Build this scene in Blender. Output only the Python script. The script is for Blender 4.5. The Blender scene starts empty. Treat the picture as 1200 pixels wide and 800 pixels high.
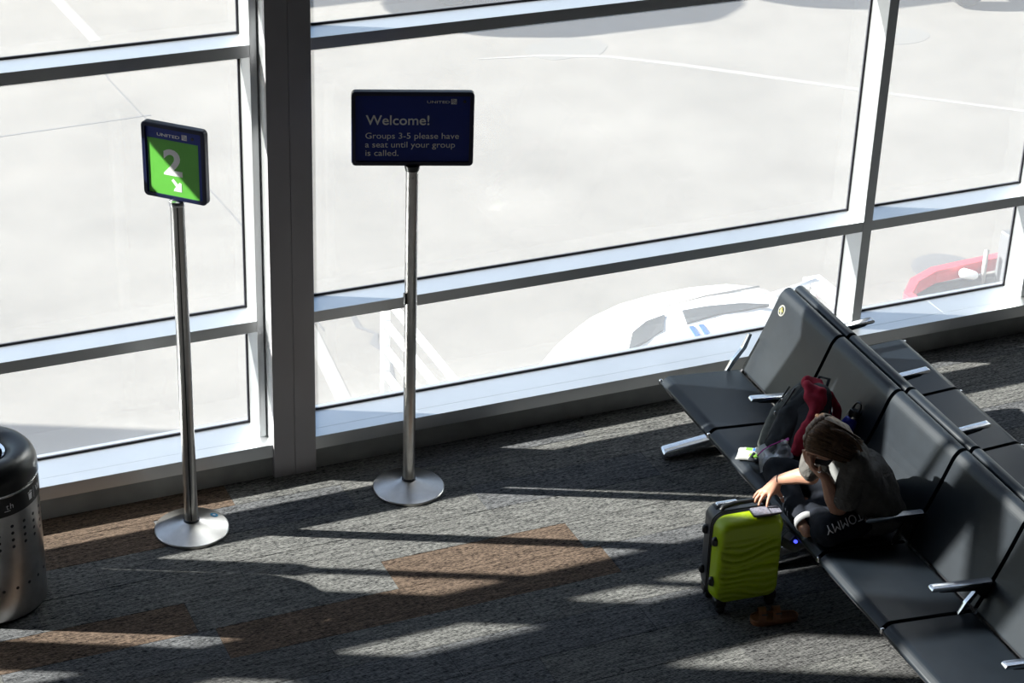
import bpy, bmesh, math, random
from mathutils import Vector, Matrix, Euler, noise
from mathutils.bvhtree import BVHTree
C = bpy.context.scene.collection
PI = math.pi
random.seed(7)

# ------------------------------------------------------------------ camera
cam_d = bpy.data.cameras.new('camera')
cam = bpy.data.objects.new('camera', cam_d); C.objects.link(cam)
_r = Vector((0.91688533, -0.39782587, 0.03249411))
_u = Vector((0.16029853, 0.44155291, 0.88279976))
_w = Vector((0.36554845, 0.80421739, -0.46862429))
M = Matrix((( _r.x, _u.x, -_w.x, 0.0), (_r.y, _u.y, -_w.y, -9.74380544), (_r.z, _u.z, -_w.z, 5.9), (0, 0, 0, 1)))
cam.matrix_world = M
cam_d.sensor_width = 36.0
cam_d.lens = 2488.58 * 36 / 1200
cam_d.clip_end = 400
bpy.context.scene.camera = cam

# ------------------------------------------------------------------ light
SUN_AZ = math.radians(-24.5); SUN_EL = math.radians(30.4)
sun_d = bpy.data.lights.new('sun', 'SUN'); sun_d.energy = 23.0; sun_d.angle = math.radians(0.55)
sun_d.color = (1.0, 0.95, 0.87)
sun = bpy.data.objects.new('sun', sun_d); C.objects.link(sun)
sdir = Vector((math.cos(SUN_AZ) * math.cos(SUN_EL), math.sin(SUN_AZ) * math.cos(SUN_EL), -math.sin(SUN_EL)))
sun.rotation_euler = sdir.to_track_quat('-Z', 'Y').to_euler()
sun.location = (-20, 20, 20)
world = bpy.data.worlds.new('world'); bpy.context.scene.world = world
world.use_nodes = True
wn = world.node_tree; wn.nodes.clear()
wo = wn.nodes.new('ShaderNodeOutputWorld'); wb = wn.nodes.new('ShaderNodeBackground')
sky = wn.nodes.new('ShaderNodeTexSky'); sky.sky_type = 'NISHITA'; sky.sun_disc = False
sky.sun_elevation = SUN_EL; sky.sun_rotation = math.radians(-65.5)
sky.air_density = 1.2; sky.dust_density = 0.3; sky.ozone_density = 2.0
wb.inputs['Strength'].default_value = 0.215
wn.links.new(sky.outputs[0], wb.inputs[0]); wn.links.new(wb.outputs[0], wo.inputs[0])
vs = bpy.context.scene.view_settings
bpy.context.scene.display_settings.display_device = 'sRGB'
vs.view_transform = 'Standard'; vs.look = 'None'; vs.gamma = 1.0; vs.use_curve_mapping = False
vs.exposure = 0.0

# ------------------------------------------------------------------ materials
def new_mat(name):
    m = bpy.data.materials.new(name); m.use_nodes = True
    return m, m.node_tree, m.node_tree.nodes['Principled BSDF']
def mat(name, col, rough=0.5, metal=0.0, spec=0.5, var=0.0, vscale=20.0, bump=0.0, bscale=200.0, aniso=0.0, coat=0.0):
    m, nt, b = new_mat(name)
    b.inputs['Base Color'].default_value = (*col, 1)
    b.inputs['Roughness'].default_value = rough
    b.inputs['Metallic'].default_value = metal
    b.inputs['Specular IOR Level'].default_value = spec
    if aniso: b.inputs['Anisotropic'].default_value = aniso
    if coat: b.inputs['Coat Weight'].default_value = coat
    tc = nt.nodes.new('ShaderNodeTexCoord')
    if var:
        n = nt.nodes.new('ShaderNodeTexNoise'); n.inputs['Scale'].default_value = vscale; n.inputs['Detail'].default_value = 4
        nt.links.new(tc.outputs['Object'], n.inputs['Vector'])
        r = nt.nodes.new('ShaderNodeValToRGB')
        r.color_ramp.elements[0].position = 0.3; r.color_ramp.elements[1].position = 0.7
        r.color_ramp.elements[0].color = (*[max(0, c * (1 - var)) for c in col], 1)
        r.color_ramp.elements[1].color = (*[min(1, c * (1 + var)) for c in col], 1)
        nt.links.new(n.outputs['Fac'], r.inputs[0]); nt.links.new(r.outputs[0], b.inputs['Base Color'])
    if bump:
        n2 = nt.nodes.new('ShaderNodeTexNoise'); n2.inputs['Scale'].default_value = bscale; n2.inputs['Detail'].default_value = 3
        nt.links.new(tc.outputs['Object'], n2.inputs['Vector'])
        bp = nt.nodes.new('ShaderNodeBump'); bp.inputs['Strength'].default_value = bump; bp.inputs['Distance'].default_value = 0.002
        nt.links.new(n2.outputs['Fac'], bp.inputs['Height']); nt.links.new(bp.outputs[0], b.inputs['Normal'])
    return m

MAT = {}
MAT['frame'] = mat('painted_aluminium', (0.71, 0.73, 0.75), 0.42, 0.9, 0.5, var=0.04, vscale=3, bump=0.05, bscale=60)
MAT['fascia'] = mat('grey_fascia', (0.30, 0.31, 0.31), 0.5, 0.1, 0.4, var=0.10, vscale=9)
MAT['column'] = mat('column_cladding', (0.46, 0.445, 0.47), 0.45, 0.2, 0.4, var=0.03, vscale=4)
MAT['gasket'] = mat('black_gasket', (0.012, 0.012, 0.02), 0.6)
MAT['chrome'] = mat('polished_aluminium', (0.72, 0.73, 0.75), 0.16, 1.0, var=0.05, vscale=30)
MAT['steel'] = mat('brushed_steel', (0.52, 0.51, 0.50), 0.30, 1.0, var=0.10, vscale=16, aniso=0.6)
MAT['darksteel'] = mat('dark_steel', (0.06, 0.06, 0.065), 0.45, 0.6)
MAT['vinyl'] = mat('black_vinyl', (0.0085, 0.012, 0.017), 0.36, 0.0, 0.36, var=0.12, vscale=14, bump=0.12, bscale=350)
MAT['blackplastic'] = mat('black_plastic', (0.012, 0.013, 0.015), 0.35, 0.0, 0.5, bump=0.02)
MAT['navy'] = mat('navy_plastic', (0.008, 0.012, 0.045), 0.3, 0.0, 0.5, bump=0.02)
MAT['signblue'] = mat('sign_blue_print', (0.002, 0.022, 0.26), 0.5, var=0.03)
MAT['signgreen'] = mat('sign_green_print', (0.115, 0.46, 0.055), 0.5, var=0.03)
MAT['signwhite'] = mat('sign_white_print', (0.86, 0.86, 0.88), 0.5, var=0.02)
MAT['wallpaint'] = mat('interior_paint', (0.05, 0.05, 0.055), 0.8, var=0.03)
MAT['ceilpaint'] = mat('ceiling_paint', (0.07, 0.07, 0.07), 0.8, var=0.03)
MAT['whitepaint'] = mat('white_vehicle_paint', (0.80, 0.80, 0.80), 0.25, 0, 0.5, var=0.01, coat=0.3)
MAT['red'] = mat('red_paint', (0.62, 0.05, 0.07), 0.4, var=0.06)
MAT['rubber'] = mat('rubber', (0.05, 0.05, 0.055), 0.8, var=0.1)
MAT['greydeck'] = mat('grey_deck', (0.30, 0.29, 0.28), 0.7, var=0.15, vscale=6)
MAT['darkpanel'] = mat('dark_grey_panel', (0.09, 0.095, 0.105), 0.6)
MAT['vglass'] = mat('vehicle_glass', (0.05, 0.055, 0.06), 0.35, 0, 0.2, var=0.02)
MAT['paintline'] = mat('worn_white_line_paint', (0.215, 0.208, 0.20), 0.8, var=0.08, vscale=5)
MAT['crack_and_shadow'] = mat('tar_crack_and_shadow_tone', (0.10, 0.10, 0.105), 0.8, var=0.1)  # shared dark tone: real cracks, the painted zigzag shadow and the round disc
MAT['stain'] = mat('dark_apron_stain', (0.15, 0.146, 0.14), 0.9, var=0.05)
MAT['extwall'] = mat('shadow_block_surface', (0.45, 0.44, 0.42), 0.7, var=0.05)
MAT['lime'] = mat('lime_shell', (0.34, 0.48, 0.004), 0.36, 0, 0.5, var=0.03, vscale=8, bump=0.05, bscale=300)
MAT['caseblack'] = mat('charcoal_shell', (0.035, 0.038, 0.045), 0.40, 0, 0.5, var=0.05, bump=0.08, bscale=300)
MAT['sandal'] = mat('brown_leather', (0.20, 0.075, 0.03), 0.6, var=0.12, vscale=40, bump=0.1)
MAT['skin'] = mat('skin', (0.42, 0.222, 0.155), 0.5, 0, 0.4, var=0.06, vscale=25, bump=0.05, bscale=250)
MAT['skin'].node_tree.nodes['Principled BSDF'].inputs['Subsurface Weight'].default_value = 0.08
MAT['skin'].node_tree.nodes['Principled BSDF'].inputs['Subsurface Radius'].default_value = (0.01, 0.004, 0.002)
MAT['nail'] = mat('pale_nail', (0.62, 0.42, 0.36), 0.3)
MAT['pants'] = mat('navy_sweatpants', (0.008, 0.010, 0.016), 0.85, 0, 0.2, var=0.2, vscale=30, bump=0.3, bscale=30)
MAT['lettering'] = mat('grey_lettering', (0.75, 0.75, 0.78), 0.7)
MAT['patchgrey'] = mat('pale_shirt_patch', (0.20, 0.205, 0.205), 0.85, var=0.1)
MAT['tissue'] = mat('white_tissue', (0.85, 0.86, 0.88), 0.8, var=0.05)
MAT['whitefabric'] = mat('white_fabric', (0.45, 0.46, 0.47), 0.8, var=0.06, bump=0.2, bscale=80)
MAT['hair'] = mat('brown_hair', (0.085, 0.045, 0.024), 0.5, 0, 0.3, var=0.35, vscale=60)
MAT['mask'] = mat('black_mask_fabric', (0.015, 0.016, 0.025), 0.8, var=0.1)
MAT['eye'] = mat('eye_white', (0.7, 0.68, 0.66), 0.2)
MAT['iris'] = mat('eye_iris', (0.05, 0.03, 0.02), 0.2)
MAT['lip'] = mat('lip', (0.45, 0.16, 0.14), 0.5)
MAT['packgrey'] = mat('grey_pack_cloth', (0.085, 0.092, 0.088), 0.8, 0, 0.3, var=0.2, vscale=40, bump=0.4, bscale=60)
MAT['packblack'] = mat('black_pack_cloth', (0.014, 0.017, 0.022), 0.75, 0, 0.3, var=0.2, vscale=40, bump=0.4, bscale=60)
MAT['redcloth'] = mat('crimson_cloth', (0.28, 0.012, 0.035), 0.85, 0, 0.3, var=0.25, vscale=20, bump=0.5, bscale=50)
MAT['navycloth'] = mat('navy_lining', (0.012, 0.014, 0.045), 0.8, var=0.2, bump=0.3, bscale=50)
MAT['bottle'] = mat('cobalt_bottle', (0.018, 0.028, 0.36), 0.35, 0.1, 0.5, var=0.04)
MAT['magenta'] = mat('magenta_zip', (0.50, 0.03, 0.36), 0.4)
MAT['wipewhite'] = mat('white_packet_film', (0.42, 0.43, 0.42), 0.3, var=0.03)
MAT['wipegreen'] = mat('green_packet_print', (0.15, 0.32, 0.05), 0.3, var=0.15, vscale=60)
MAT['screen'] = mat('phone_screen', (0.20, 0.20, 0.25), 0.15, 0, 0.6, var=0.35, vscale=90)
MAT['blueprint'] = mat('blue_print', (0.02, 0.12, 0.45), 0.4)
MAT['cyan'] = mat('cyan_sticker', (0.02, 0.30, 0.55), 0.4)
MAT['stickerwhite'] = mat('sticker_white', (0.20, 0.20, 0.185), 0.6)
MAT['yellow'] = mat('yellow_print', (0.16, 0.15, 0.03), 0.5)
MAT['ring'] = mat('silver_ring', (0.8, 0.8, 0.82), 0.2, 1.0)

def emis(name, col, s):
    m, nt, b = new_mat(name); b.inputs['Base Color'].default_value = (*col, 1)
    b.inputs['Emission Color'].default_value = (*col, 1); b.inputs['Emission Strength'].default_value = s
    return m
MAT['led'] = emis('blue_led', (0.06, 0.08, 1.0), 2.2)

def glass_mat(name, haze, tint=(0.93, 0.95, 0.95), gloss=0.035):
    m = bpy.data.materials.new(name); m.use_nodes = True; nt = m.node_tree; nt.nodes.clear()
    o = nt.nodes.new('ShaderNodeOutputMaterial'); t = nt.nodes.new('ShaderNodeBsdfTransparent')
    g = nt.nodes.new('ShaderNodeBsdfGlossy'); tr = nt.nodes.new('ShaderNodeBsdfTranslucent')
    t.inputs[0].default_value = (*tint, 1); g.inputs['Roughness'].default_value = 0.02
    tr.inputs[0].default_value = (0.9, 0.93, 1.0, 1)
    m1 = nt.nodes.new('ShaderNodeMixShader'); m1.inputs[0].default_value = gloss
    m2 = nt.nodes.new('ShaderNodeMixShader'); m2.inputs[0].default_value = haze
    nt.links.new(t.outputs[0], m1.inputs[1]); nt.links.new(g.outputs[0], m1.inputs[2])
    nt.links.new(m1.outputs[0], m2.inputs[1]); nt.links.new(tr.outputs[0], m2.inputs[2])
    nt.links.new(m2.outputs[0], o.inputs[0]); return m
MAT['glass'] = glass_mat('veiled_window_glass', 0.07)  # translucent share paints veiling glare over the bright outdoor view
MAT['bag'] = glass_mat('clear_bag_film', 0.7, (0.9, 0.9, 0.92), 0.18)

def carpet(name, c0, c1):
    m, nt, b = new_mat(name); b.inputs['Roughness'].default_value = 0.95; b.inputs['Specular IOR Level'].default_value = 0.1
    tc = nt.nodes.new('ShaderNodeTexCoord'); geo = nt.nodes.new('ShaderNodeNewGeometry')
    def nz(sx, sy, sc, det=3):
        mp = nt.nodes.new('ShaderNodeMapping'); mp.inputs['Scale'].default_value = (sx, sy, 1)
        n = nt.nodes.new('ShaderNodeTexNoise'); n.inputs['Scale'].default_value = sc; n.inputs['Detail'].default_value = det
        nt.links.new(geo.outputs['Position'], mp.inputs[0]); nt.links.new(mp.outputs[0], n.inputs['Vector']); return n
    a = nz(42, 210, 1.0, 2); d = nz(7, 60, 1.0, 2); f = nz(260, 300, 1.0, 1)
    w = nt.nodes.new('ShaderNodeTexWave'); w.wave_type = 'BANDS'; w.bands_direction = 'Y'
    w.inputs['Scale'].default_value = 40; w.inputs['Distortion'].default_value = 3.0; w.inputs['Detail'].default_value = 2; w.inputs['Detail Scale'].default_value = 2.2
    mpw = nt.nodes.new('ShaderNodeMapping'); mpw.inputs['Scale'].default_value = (0.8, 1, 1)
    nt.links.new(geo.outputs['Position'], mpw.inputs[0]); nt.links.new(mpw.outputs[0], w.inputs['Vector'])
    def math_(op, x, y):
        n = nt.nodes.new('ShaderNodeMath'); n.operation = op
        for i, q in enumerate((x, y)):
            if isinstance(q, (int, float)): n.inputs[i].default_value = q
            else: nt.links.new(q, n.inputs[i])
        return n.outputs[0]
    s = math_('ADD', math_('MULTIPLY', a.outputs['Fac'], 0.55), math_('MULTIPLY', d.outputs['Fac'], 0.25))
    s = math_('ADD', s, math_('MULTIPLY', w.outputs['Fac'], 0.14)); s = math_('ADD', s, math_('MULTIPLY', f.outputs['Fac'], 0.18))
    r = nt.nodes.new('ShaderNodeValToRGB'); r.color_ramp.elements[0].position = 0.47; r.color_ramp.elements[1].position = 0.645
    r.color_ramp.elements[0].color = (*c0, 1); r.color_ramp.elements[1].color = (*c1, 1)
    nt.links.new(s, r.inputs[0]); nt.links.new(r.outputs[0], b.inputs['Base Color'])
    bp = nt.nodes.new('ShaderNodeBump'); bp.inputs['Strength'].default_value = 0.7; bp.inputs['Distance'].default_value = 0.004
    nt.links.new(s, bp.inputs['Height']); nt.links.new(bp.outputs[0], b.inputs['Normal'])
    return m
MAT['carpet_grey'] = carpet('grey_carpet', (0.008, 0.009, 0.011), (0.205, 0.205, 0.20))
MAT['carpet_blue'] = carpet('blue_grey_carpet', (0.007, 0.008, 0.010), (0.168, 0.172, 0.182))
MAT['carpet_dark'] = carpet('charcoal_carpet', (0.007, 0.007, 0.009), (0.155, 0.155, 0.155))
MAT['carpet_brown'] = carpet('brown_carpet', (0.011, 0.008, 0.007), (0.175, 0.128, 0.098))

def concrete():
    m, nt, b = new_mat('apron_concrete'); b.inputs['Roughness'].default_value = 0.9
    geo = nt.nodes.new('ShaderNodeNewGeometry')
    n = nt.nodes.new('ShaderNodeTexNoise'); n.inputs['Scale'].default_value = 0.55; n.inputs['Detail'].default_value = 8; n.inputs['Roughness'].default_value = 0.65
    nt.links.new(geo.outputs['Position'], n.inputs['Vector'])
    n2 = nt.nodes.new('ShaderNodeTexNoise'); n2.inputs['Scale'].default_value = 14; n2.inputs['Detail'].default_value = 5
    nt.links.new(geo.outputs['Position'], n2.inputs['Vector'])
    mx = nt.nodes.new('ShaderNodeMath'); mx.operation = 'MULTIPLY_ADD'; mx.inputs[1].default_value = 0.35
    nt.links.new(n2.outputs['Fac'], mx.inputs[0]); nt.links.new(n.outputs['Fac'], mx.inputs[2])
    r = nt.nodes.new('ShaderNodeValToRGB'); r.color_ramp.elements[0].position = 0.45; r.color_ramp.elements[1].position = 0.9
    r.color_ramp.elements[0].color = (0.120, 0.113, 0.104, 1); r.color_ramp.elements[1].color = (0.192, 0.181, 0.167, 1)
    nt.links.new(mx.outputs[0], r.inputs[0]); nt.links.new(r.outputs[0], b.inputs['Base Color'])
    return m
MAT['concrete'] = concrete()

def shirt_mat():
    m, nt, b = new_mat('charcoal_tshirt'); b.inputs['Roughness'].default_value = 0.9; b.inputs['Specular IOR Level'].default_value = 0.15
    tc = nt.nodes.new('ShaderNodeTexCoord')
    n = nt.nodes.new('ShaderNodeTexNoise'); n.inputs['Scale'].default_value = 22; n.inputs['Detail'].default_value = 4
    nt.links.new(tc.outputs['Object'], n.inputs['Vector'])
    r = nt.nodes.new('ShaderNodeValToRGB'); r.color_ramp.elements[0].color = (0.065, 0.062, 0.06, 1); r.color_ramp.elements[1].color = (0.11, 0.105, 0.10, 1)
    nt.links.new(n.outputs['Fac'], r.inputs[0]); nt.links.new(r.outputs[0], b.inputs['Base Color'])
    n2 = nt.nodes.new('ShaderNodeTexNoise'); n2.inputs['Scale'].default_value = 13; n2.inputs['Detail'].default_value = 3; n2.inputs['Distortion'].default_value = 1.2
    nt.links.new(tc.outputs['Object'], n2.inputs['Vector'])
    bp = nt.nodes.new('ShaderNodeBump'); bp.inputs['Strength'].default_value = 0.9; bp.inputs['Distance'].default_value = 0.02
    nt.links.new(n2.outputs['Fac'], bp.inputs['Height']); nt.links.new(bp.outputs[0], b.inputs['Normal'])
    return m
MAT['shirt'] = shirt_mat()

# ------------------------------------------------------------------ mesh helpers
def obj(name, bm, m, parent=None, smooth=False, loc=None, rot=None):
    bmesh.ops.recalc_face_normals(bm, faces=bm.faces)
    me = bpy.data.meshes.new(name); bm.to_mesh(me); bm.free()
    if smooth:
        try:
            me.polygons.foreach_set('use_smooth', [True] * len(me.polygons))
            if smooth != 'all': me.set_sharp_from_angle(angle=math.radians(smooth if smooth is not True else 40))
        except Exception: pass
    me.materials.append(m)
    o = bpy.data.objects.new(name, me); C.objects.link(o)
    if loc: o.location = loc
    if rot: o.rotation_euler = rot
    if parent: o.parent = parent
    return o
def empty(name, loc=(0, 0, 0), rotz=0.0):
    o = bpy.data.objects.new(name, None); C.objects.link(o); o.location = loc; o.rotation_euler = (0, 0, rotz); o.empty_display_size = 0.1
    return o
def tag(o, label=None, cat=None, group=None, kind=None):
    if label: o['label'] = label
    if cat: o['category'] = cat
    if group: o['group'] = group
    if kind: o['kind'] = kind
    return o
def B(): return bmesh.new()
def box(bm, lo, hi, bev=0.0, seg=2, mtx=None):
    lo = Vector(lo); hi = Vector(hi); c = (lo + hi) / 2; s = hi - lo
    r = bmesh.ops.create_cube(bm, size=1.0); vs_ = r['verts']
    bmesh.ops.scale(bm, vec=s, verts=vs_); bmesh.ops.translate(bm, vec=c, verts=vs_)
    if bev > 0:
        ed = list({e for v in vs_ for e in v.link_edges})
        rr = bmesh.ops.bevel(bm, geom=ed, offset=bev, segments=seg, affect='EDGES', profile=0.5)
        vs_ = list({v for f in rr['faces'] for v in f.verts} | {v for v in vs_ if v.is_valid})
        if mtx is not None:
            seen = set(vs_); st = list(vs_)
            while st:
                v = st.pop()
                for e in v.link_edges:
                    q = e.other_vert(v)
                    if q not in seen: seen.add(q); st.append(q)
            vs_ = list(seen)
    if mtx is not None: bmesh.ops.transform(bm, matrix=mtx, verts=vs_)
    return vs_
def prism(bm, poly, axis, a, b, bev=0, seg=3):
    """poly: 2D points; axis 'x': poly=(y,z) ; 'y': (x,z); 'z': (x,y)"""
    def P(q, t):
        return {'x': (t, q[0], q[1]), 'y': (q[0], t, q[1]), 'z': (q[0], q[1], t)}[axis]
    v0 = [bm.verts.new(P(q, a)) for q in poly]; v1 = [bm.verts.new(P(q, b)) for q in poly]
    n = len(poly); fs = [bm.faces.new(v0), bm.faces.new(v1[::-1])]
    for i in range(n): fs.append(bm.faces.new((v0[i], v0[(i + 1) % n], v1[(i + 1) % n], v1[i])))
    if bev:
        ed = list({e for f in fs for e in f.edges})
        bmesh.ops.bevel(bm, geom=ed, offset=bev, segments=seg, affect='EDGES', profile=0.5, clamp_overlap=True)
def tube(bm, pts, r, n=10, closed=False, caps=True):
    pts = [Vector(p) for p in pts]; rs = r if isinstance(r, (list, tuple)) else [r] * len(pts)
    rings = []; N = len(pts); up = None
    for i, p in enumerate(pts):
        a = pts[(i - 1) % N] if (closed or i > 0) else p; b = pts[(i + 1) % N] if (closed or i < N - 1) else p
        t = (b - a).normalized()
        if up is None: up = Vector((0, 0, 1)) if abs(t.z) < 0.9 else Vector((1, 0, 0))
        s = t.cross(up).normalized(); up = s.cross(t).normalized()
        rings.append([bm.verts.new(p + (s * math.cos(2 * PI * k / n) + up * math.sin(2 * PI * k / n)) * rs[i]) for k in range(n)])
    for i in range(N if closed else N - 1):
        A = rings[i]; D = rings[(i + 1) % N]
        for k in range(n): bm.faces.new((A[k], A[(k + 1) % n], D[(k + 1) % n], D[k]))
    if caps and not closed:
        bm.faces.new(rings[0][::-1]); bm.faces.new(rings[-1])
def lathe(bm, prof, n=40, c=(0, 0)):
    rings = []
    for r, z in prof:
        if r < 1e-6: rings.append([bm.verts.new((c[0], c[1], z))])
        else: rings.append([bm.verts.new((c[0] + r * math.cos(2 * PI * k / n), c[1] + r * math.sin(2 * PI * k / n), z)) for k in range(n)])
    for A, D in zip(rings, rings[1:]):
        for k in range(n):
            k2 = (k + 1) % n
            if len(A) == 1 and len(D) == 1: continue
            if len(A) == 1: bm.faces.new((A[0], D[k2], D[k]))
            elif len(D) == 1: bm.faces.new((A[k], A[k2], D[0]))
            else: bm.faces.new((A[k], A[k2], D[k2], D[k]))
def rrect(w, h, r, n=6, cx=0, cy=0):
    pts = []
    for sx, sy, a0 in ((1, 1, 0), (-1, 1, 90), (-1, -1, 180), (1, -1, 270)):
        for k in range(n + 1):
            a = math.radians(a0 + 90 * k / n)
            pts.append((cx + sx * (w / 2 - r) + r * math.cos(a), cy + sy * (h / 2 - r) + r * math.sin(a)))
    return pts
def capsule(bm, p0, r0, p1=None, r1=None, sub=2):
    p0 = Vector(p0); p1 = Vector(p1) if p1 is not None else p0; r1 = r0 if r1 is None else r1
    t = bmesh.new()
    vs_ = []
    for p, r in ((p0, r0), (p1, r1)):
        q = bmesh.ops.create_icosphere(t, subdivisions=sub, radius=r, matrix=Matrix.Translation(p)); vs_ += q['verts']
    bmesh.ops.convex_hull(t, input=t.verts)
    bmesh.ops.delete(t, geom=[v for v in t.verts if not v.link_faces], context='VERTS')
    loose = [f for f in t.faces if False]
    me = bpy.data.meshes.new('tmp'); t.to_mesh(me); t.free(); bm.from_mesh(me); bpy.data.meshes.remove(me)
def hull(bm, spheres, sub=2):
    t = bmesh.new()
    for p, r in spheres: bmesh.ops.create_icosphere(t, subdivisions=sub, radius=r, matrix=Matrix.Translation(Vector(p)))
    res = bmesh.ops.convex_hull(t, input=t.verts)
    t2 = bmesh.new()
    hv = {}
    fs = [g for g in res['geom'] if isinstance(g, bmesh.types.BMFace)]
    inter = {g for g in res['geom_interior'] if isinstance(g, bmesh.types.BMVert)}
    for f in fs:
        if any(v in inter for v in f.verts): continue
        vv = []
        for v in f.verts:
            if v not in hv: hv[v] = t2.verts.new(v.co)
            vv.append(hv[v])
        try: t2.faces.new(vv)
        except ValueError: pass
    me = bpy.data.meshes.new('tmp'); t2.to_mesh(me); t.free(); t2.free(); bm.from_mesh(me); bpy.data.meshes.remove(me)
def capsule(bm, p0, r0, p1=None, r1=None, sub=2):
    hull(bm, [(p0, r0)] + ([(p1, r0 if r1 is None else r1)] if p1 is not None else []), sub)
def remesh(name, bm, m, parent, voxel, smooth_it=4, disp=0.0, dscale=10.0, seed=0.0, tf=None, smooth_f=0.5):
    me = bpy.data.meshes.new(name + '_src'); bm.to_mesh(me); bm.free()
    o = bpy.data.objects.new(name + '_src', me); C.objects.link(o)
    md = o.modifiers.new('r', 'REMESH'); md.mode = 'VOXEL'; md.voxel_size = voxel; md.use_smooth_shade = True
    if smooth_it:
        sm = o.modifiers.new('s', 'SMOOTH'); sm.iterations = smooth_it; sm.factor = smooth_f
    dg = bpy.context.evaluated_depsgraph_get(); dg.update()
    out = bpy.data.meshes.new_from_object(o.evaluated_get(dg))
    bpy.data.objects.remove(o); bpy.data.meshes.remove(me)
    out.name = name
    if disp:
        nrm = [v.normal.copy() for v in out.vertices]
        for v, nn in zip(out.vertices, nrm):
            q = v.co * dscale + Vector((seed, seed * 2, seed * 3))
            v.co += nn * disp * (noise.noise(q) + 0.5 * noise.noise(q * 2.1))
    out.materials.clear(); out.materials.append(m)
    out.polygons.foreach_set('use_smooth', [True] * len(out.polygons))
    r = bpy.data.objects.new(name, out); C.objects.link(r)
    if parent: r.parent = parent
    return r

def text_mesh(s, bold=0.0):
    cu = bpy.data.curves.new('t', 'FONT'); cu.body = s; cu.size = 1.0; cu.extrude = 0.0; cu.offset = bold; cu.resolution_u = 4
    o = bpy.data.objects.new('t', cu); C.objects.link(o)
    dg = bpy.context.evaluated_depsgraph_get(); dg.update()
    me = bpy.data.meshes.new_from_object(o.evaluated_get(dg))
    bpy.data.objects.remove(o); bpy.data.curves.remove(cu)
    me.polygons.foreach_set('use_smooth', [False] * len(me.polygons))
    return me
def fit_text(name, s, x0, x1, z0, cap, m, parent, y, bold=0.0, depth=0.0008, cap_char='H'):
    """flat lettering on a plane y=const facing -y, x0..x1 wide, baseline z0, capital height cap"""
    me = text_mesh(s, bold); ref = text_mesh(cap_char, bold)
    ch = max(v.co.y for v in ref.vertices) - min(v.co.y for v in ref.vertices); bpy.data.meshes.remove(ref)
    xs = [v.co.x for v in me.vertices]; a, b = min(xs), max(xs)
    bm = bmesh.new(); bm.from_mesh(me); bpy.data.meshes.remove(me)
    for v in bm.verts:
        v.co = Vector((x0 + (v.co.x - a) * (x1 - x0) / (b - a), y, z0 + v.co.y * cap / ch))
    g = bmesh.ops.extrude_face_region(bm, geom=bm.faces[:])
    bmesh.ops.translate(bm, vec=(0, -depth, 0), verts=[q for q in g['geom'] if isinstance(q, bmesh.types.BMVert)])
    return obj(name, bm, m, parent)

# ------------------------------------------------------------------ the setting: hall with a glazed front
YG, YR, YS, YF, YC, YE = -0.3167, -0.4845, -0.5811, -0.5691, -0.5967, -0.262
ZS, ZD, Z2, Z1, RH = 0.1961, 0.1198, 0.8815, 2.3641, 0.063
XCL, XCR, XJ = 2.8185, 3.0483, 2.777
X0, X1R, YB, ZT = -10.0, 19.0, -14.0, 7.3
RAILS = [(Z2 - RH, Z2), (Z1 - RH, Z1), (2.89, 3.27), (4.75 - RH, 4.75), (6.2 - RH, 6.2)]

floor = empty('floor'); tag(floor, kind='structure')
bm = B(); box(bm, (X0, YB, -0.3), (X1R, YE, -0.0075)); obj('floor_slab', bm, MAT['carpet_dark'], floor)
# carpet plank tiles, each one piece, in staggered rows running along the window wall
tile_meshes = {}
def tile_mesh(key):
    if key not in tile_meshes:
        b_ = B(); box(b_, (0.0007, 0.0007, -0.007), (0.9993, 0.2493, 0.0), 0.0012, 1)
        me = bpy.data.meshes.new('carpet_tile'); b_.to_mesh(me); b_.free(); me.materials.append(MAT[key]); tile_meshes[key] = me
    return tile_meshes[key]
BROWN = {(-5, 3): 1, (-6, 3): 1, (-5, 1): 1}
rng = random.Random(21)
for k in range(-16, 0):
    y0 = -0.525 + 0.25 * k
    off = {-5: 0.07, -6: 0.21 - 0.2, -4: 0.4, -3: 0.75, -2: 0.12, -1: 0.55}.get(k, rng.random())
    if k == -5: off = 0.07
    if k == -6: off = 0.15
    row = []
    for i in range(-1, 11):
        x0 = off + i
        if x0 + 1 < 0.2 or x0 > 10: continue
        key = rng.choice(['carpet_grey', 'carpet_grey', 'carpet_blue', 'carpet_dark', 'carpet_grey', 'carpet_blue', 'carpet_brown' if rng.random() < 0.3 else 'carpet_dark'])
        if k >= -6: key = rng.choice(['carpet_grey', 'carpet_grey', 'carpet_blue', 'carpet_grey'])
        if k == -5 and i in (3, 1): key = 'carpet_brown'
        if k == -6 and i in (2, 3): key = 'carpet_brown'
        if k >= -2 and x0 < 1.6: key = 'carpet_brown'
        o = bpy.data.objects.new('carpet_tile', tile_mesh(key)); C.objects.link(o); o.location = (x0, y0, 0); o.parent = floor

ceil = B(); box(ceil, (X0, YB, ZT), (X1R, YE, ZT + 0.2)); tag(obj('ceiling', ceil, MAT['ceilpaint']), kind='structure')
for nm, lo, hi in (('wall_back', (X0 - 0.2, YB - 0.2, -0.3), (X1R + 0.2, YB, ZT)), ('wall_left', (X0 - 0.2, YB, -0.3), (X0, YE, ZT)), ('wall_right', (X1R, YB, -0.3), (X1R + 0.2, YE, ZT))):
    bm = B(); box(bm, lo, hi); tag(obj(nm, bm, MAT['wallpaint']), kind='structure')

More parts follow.
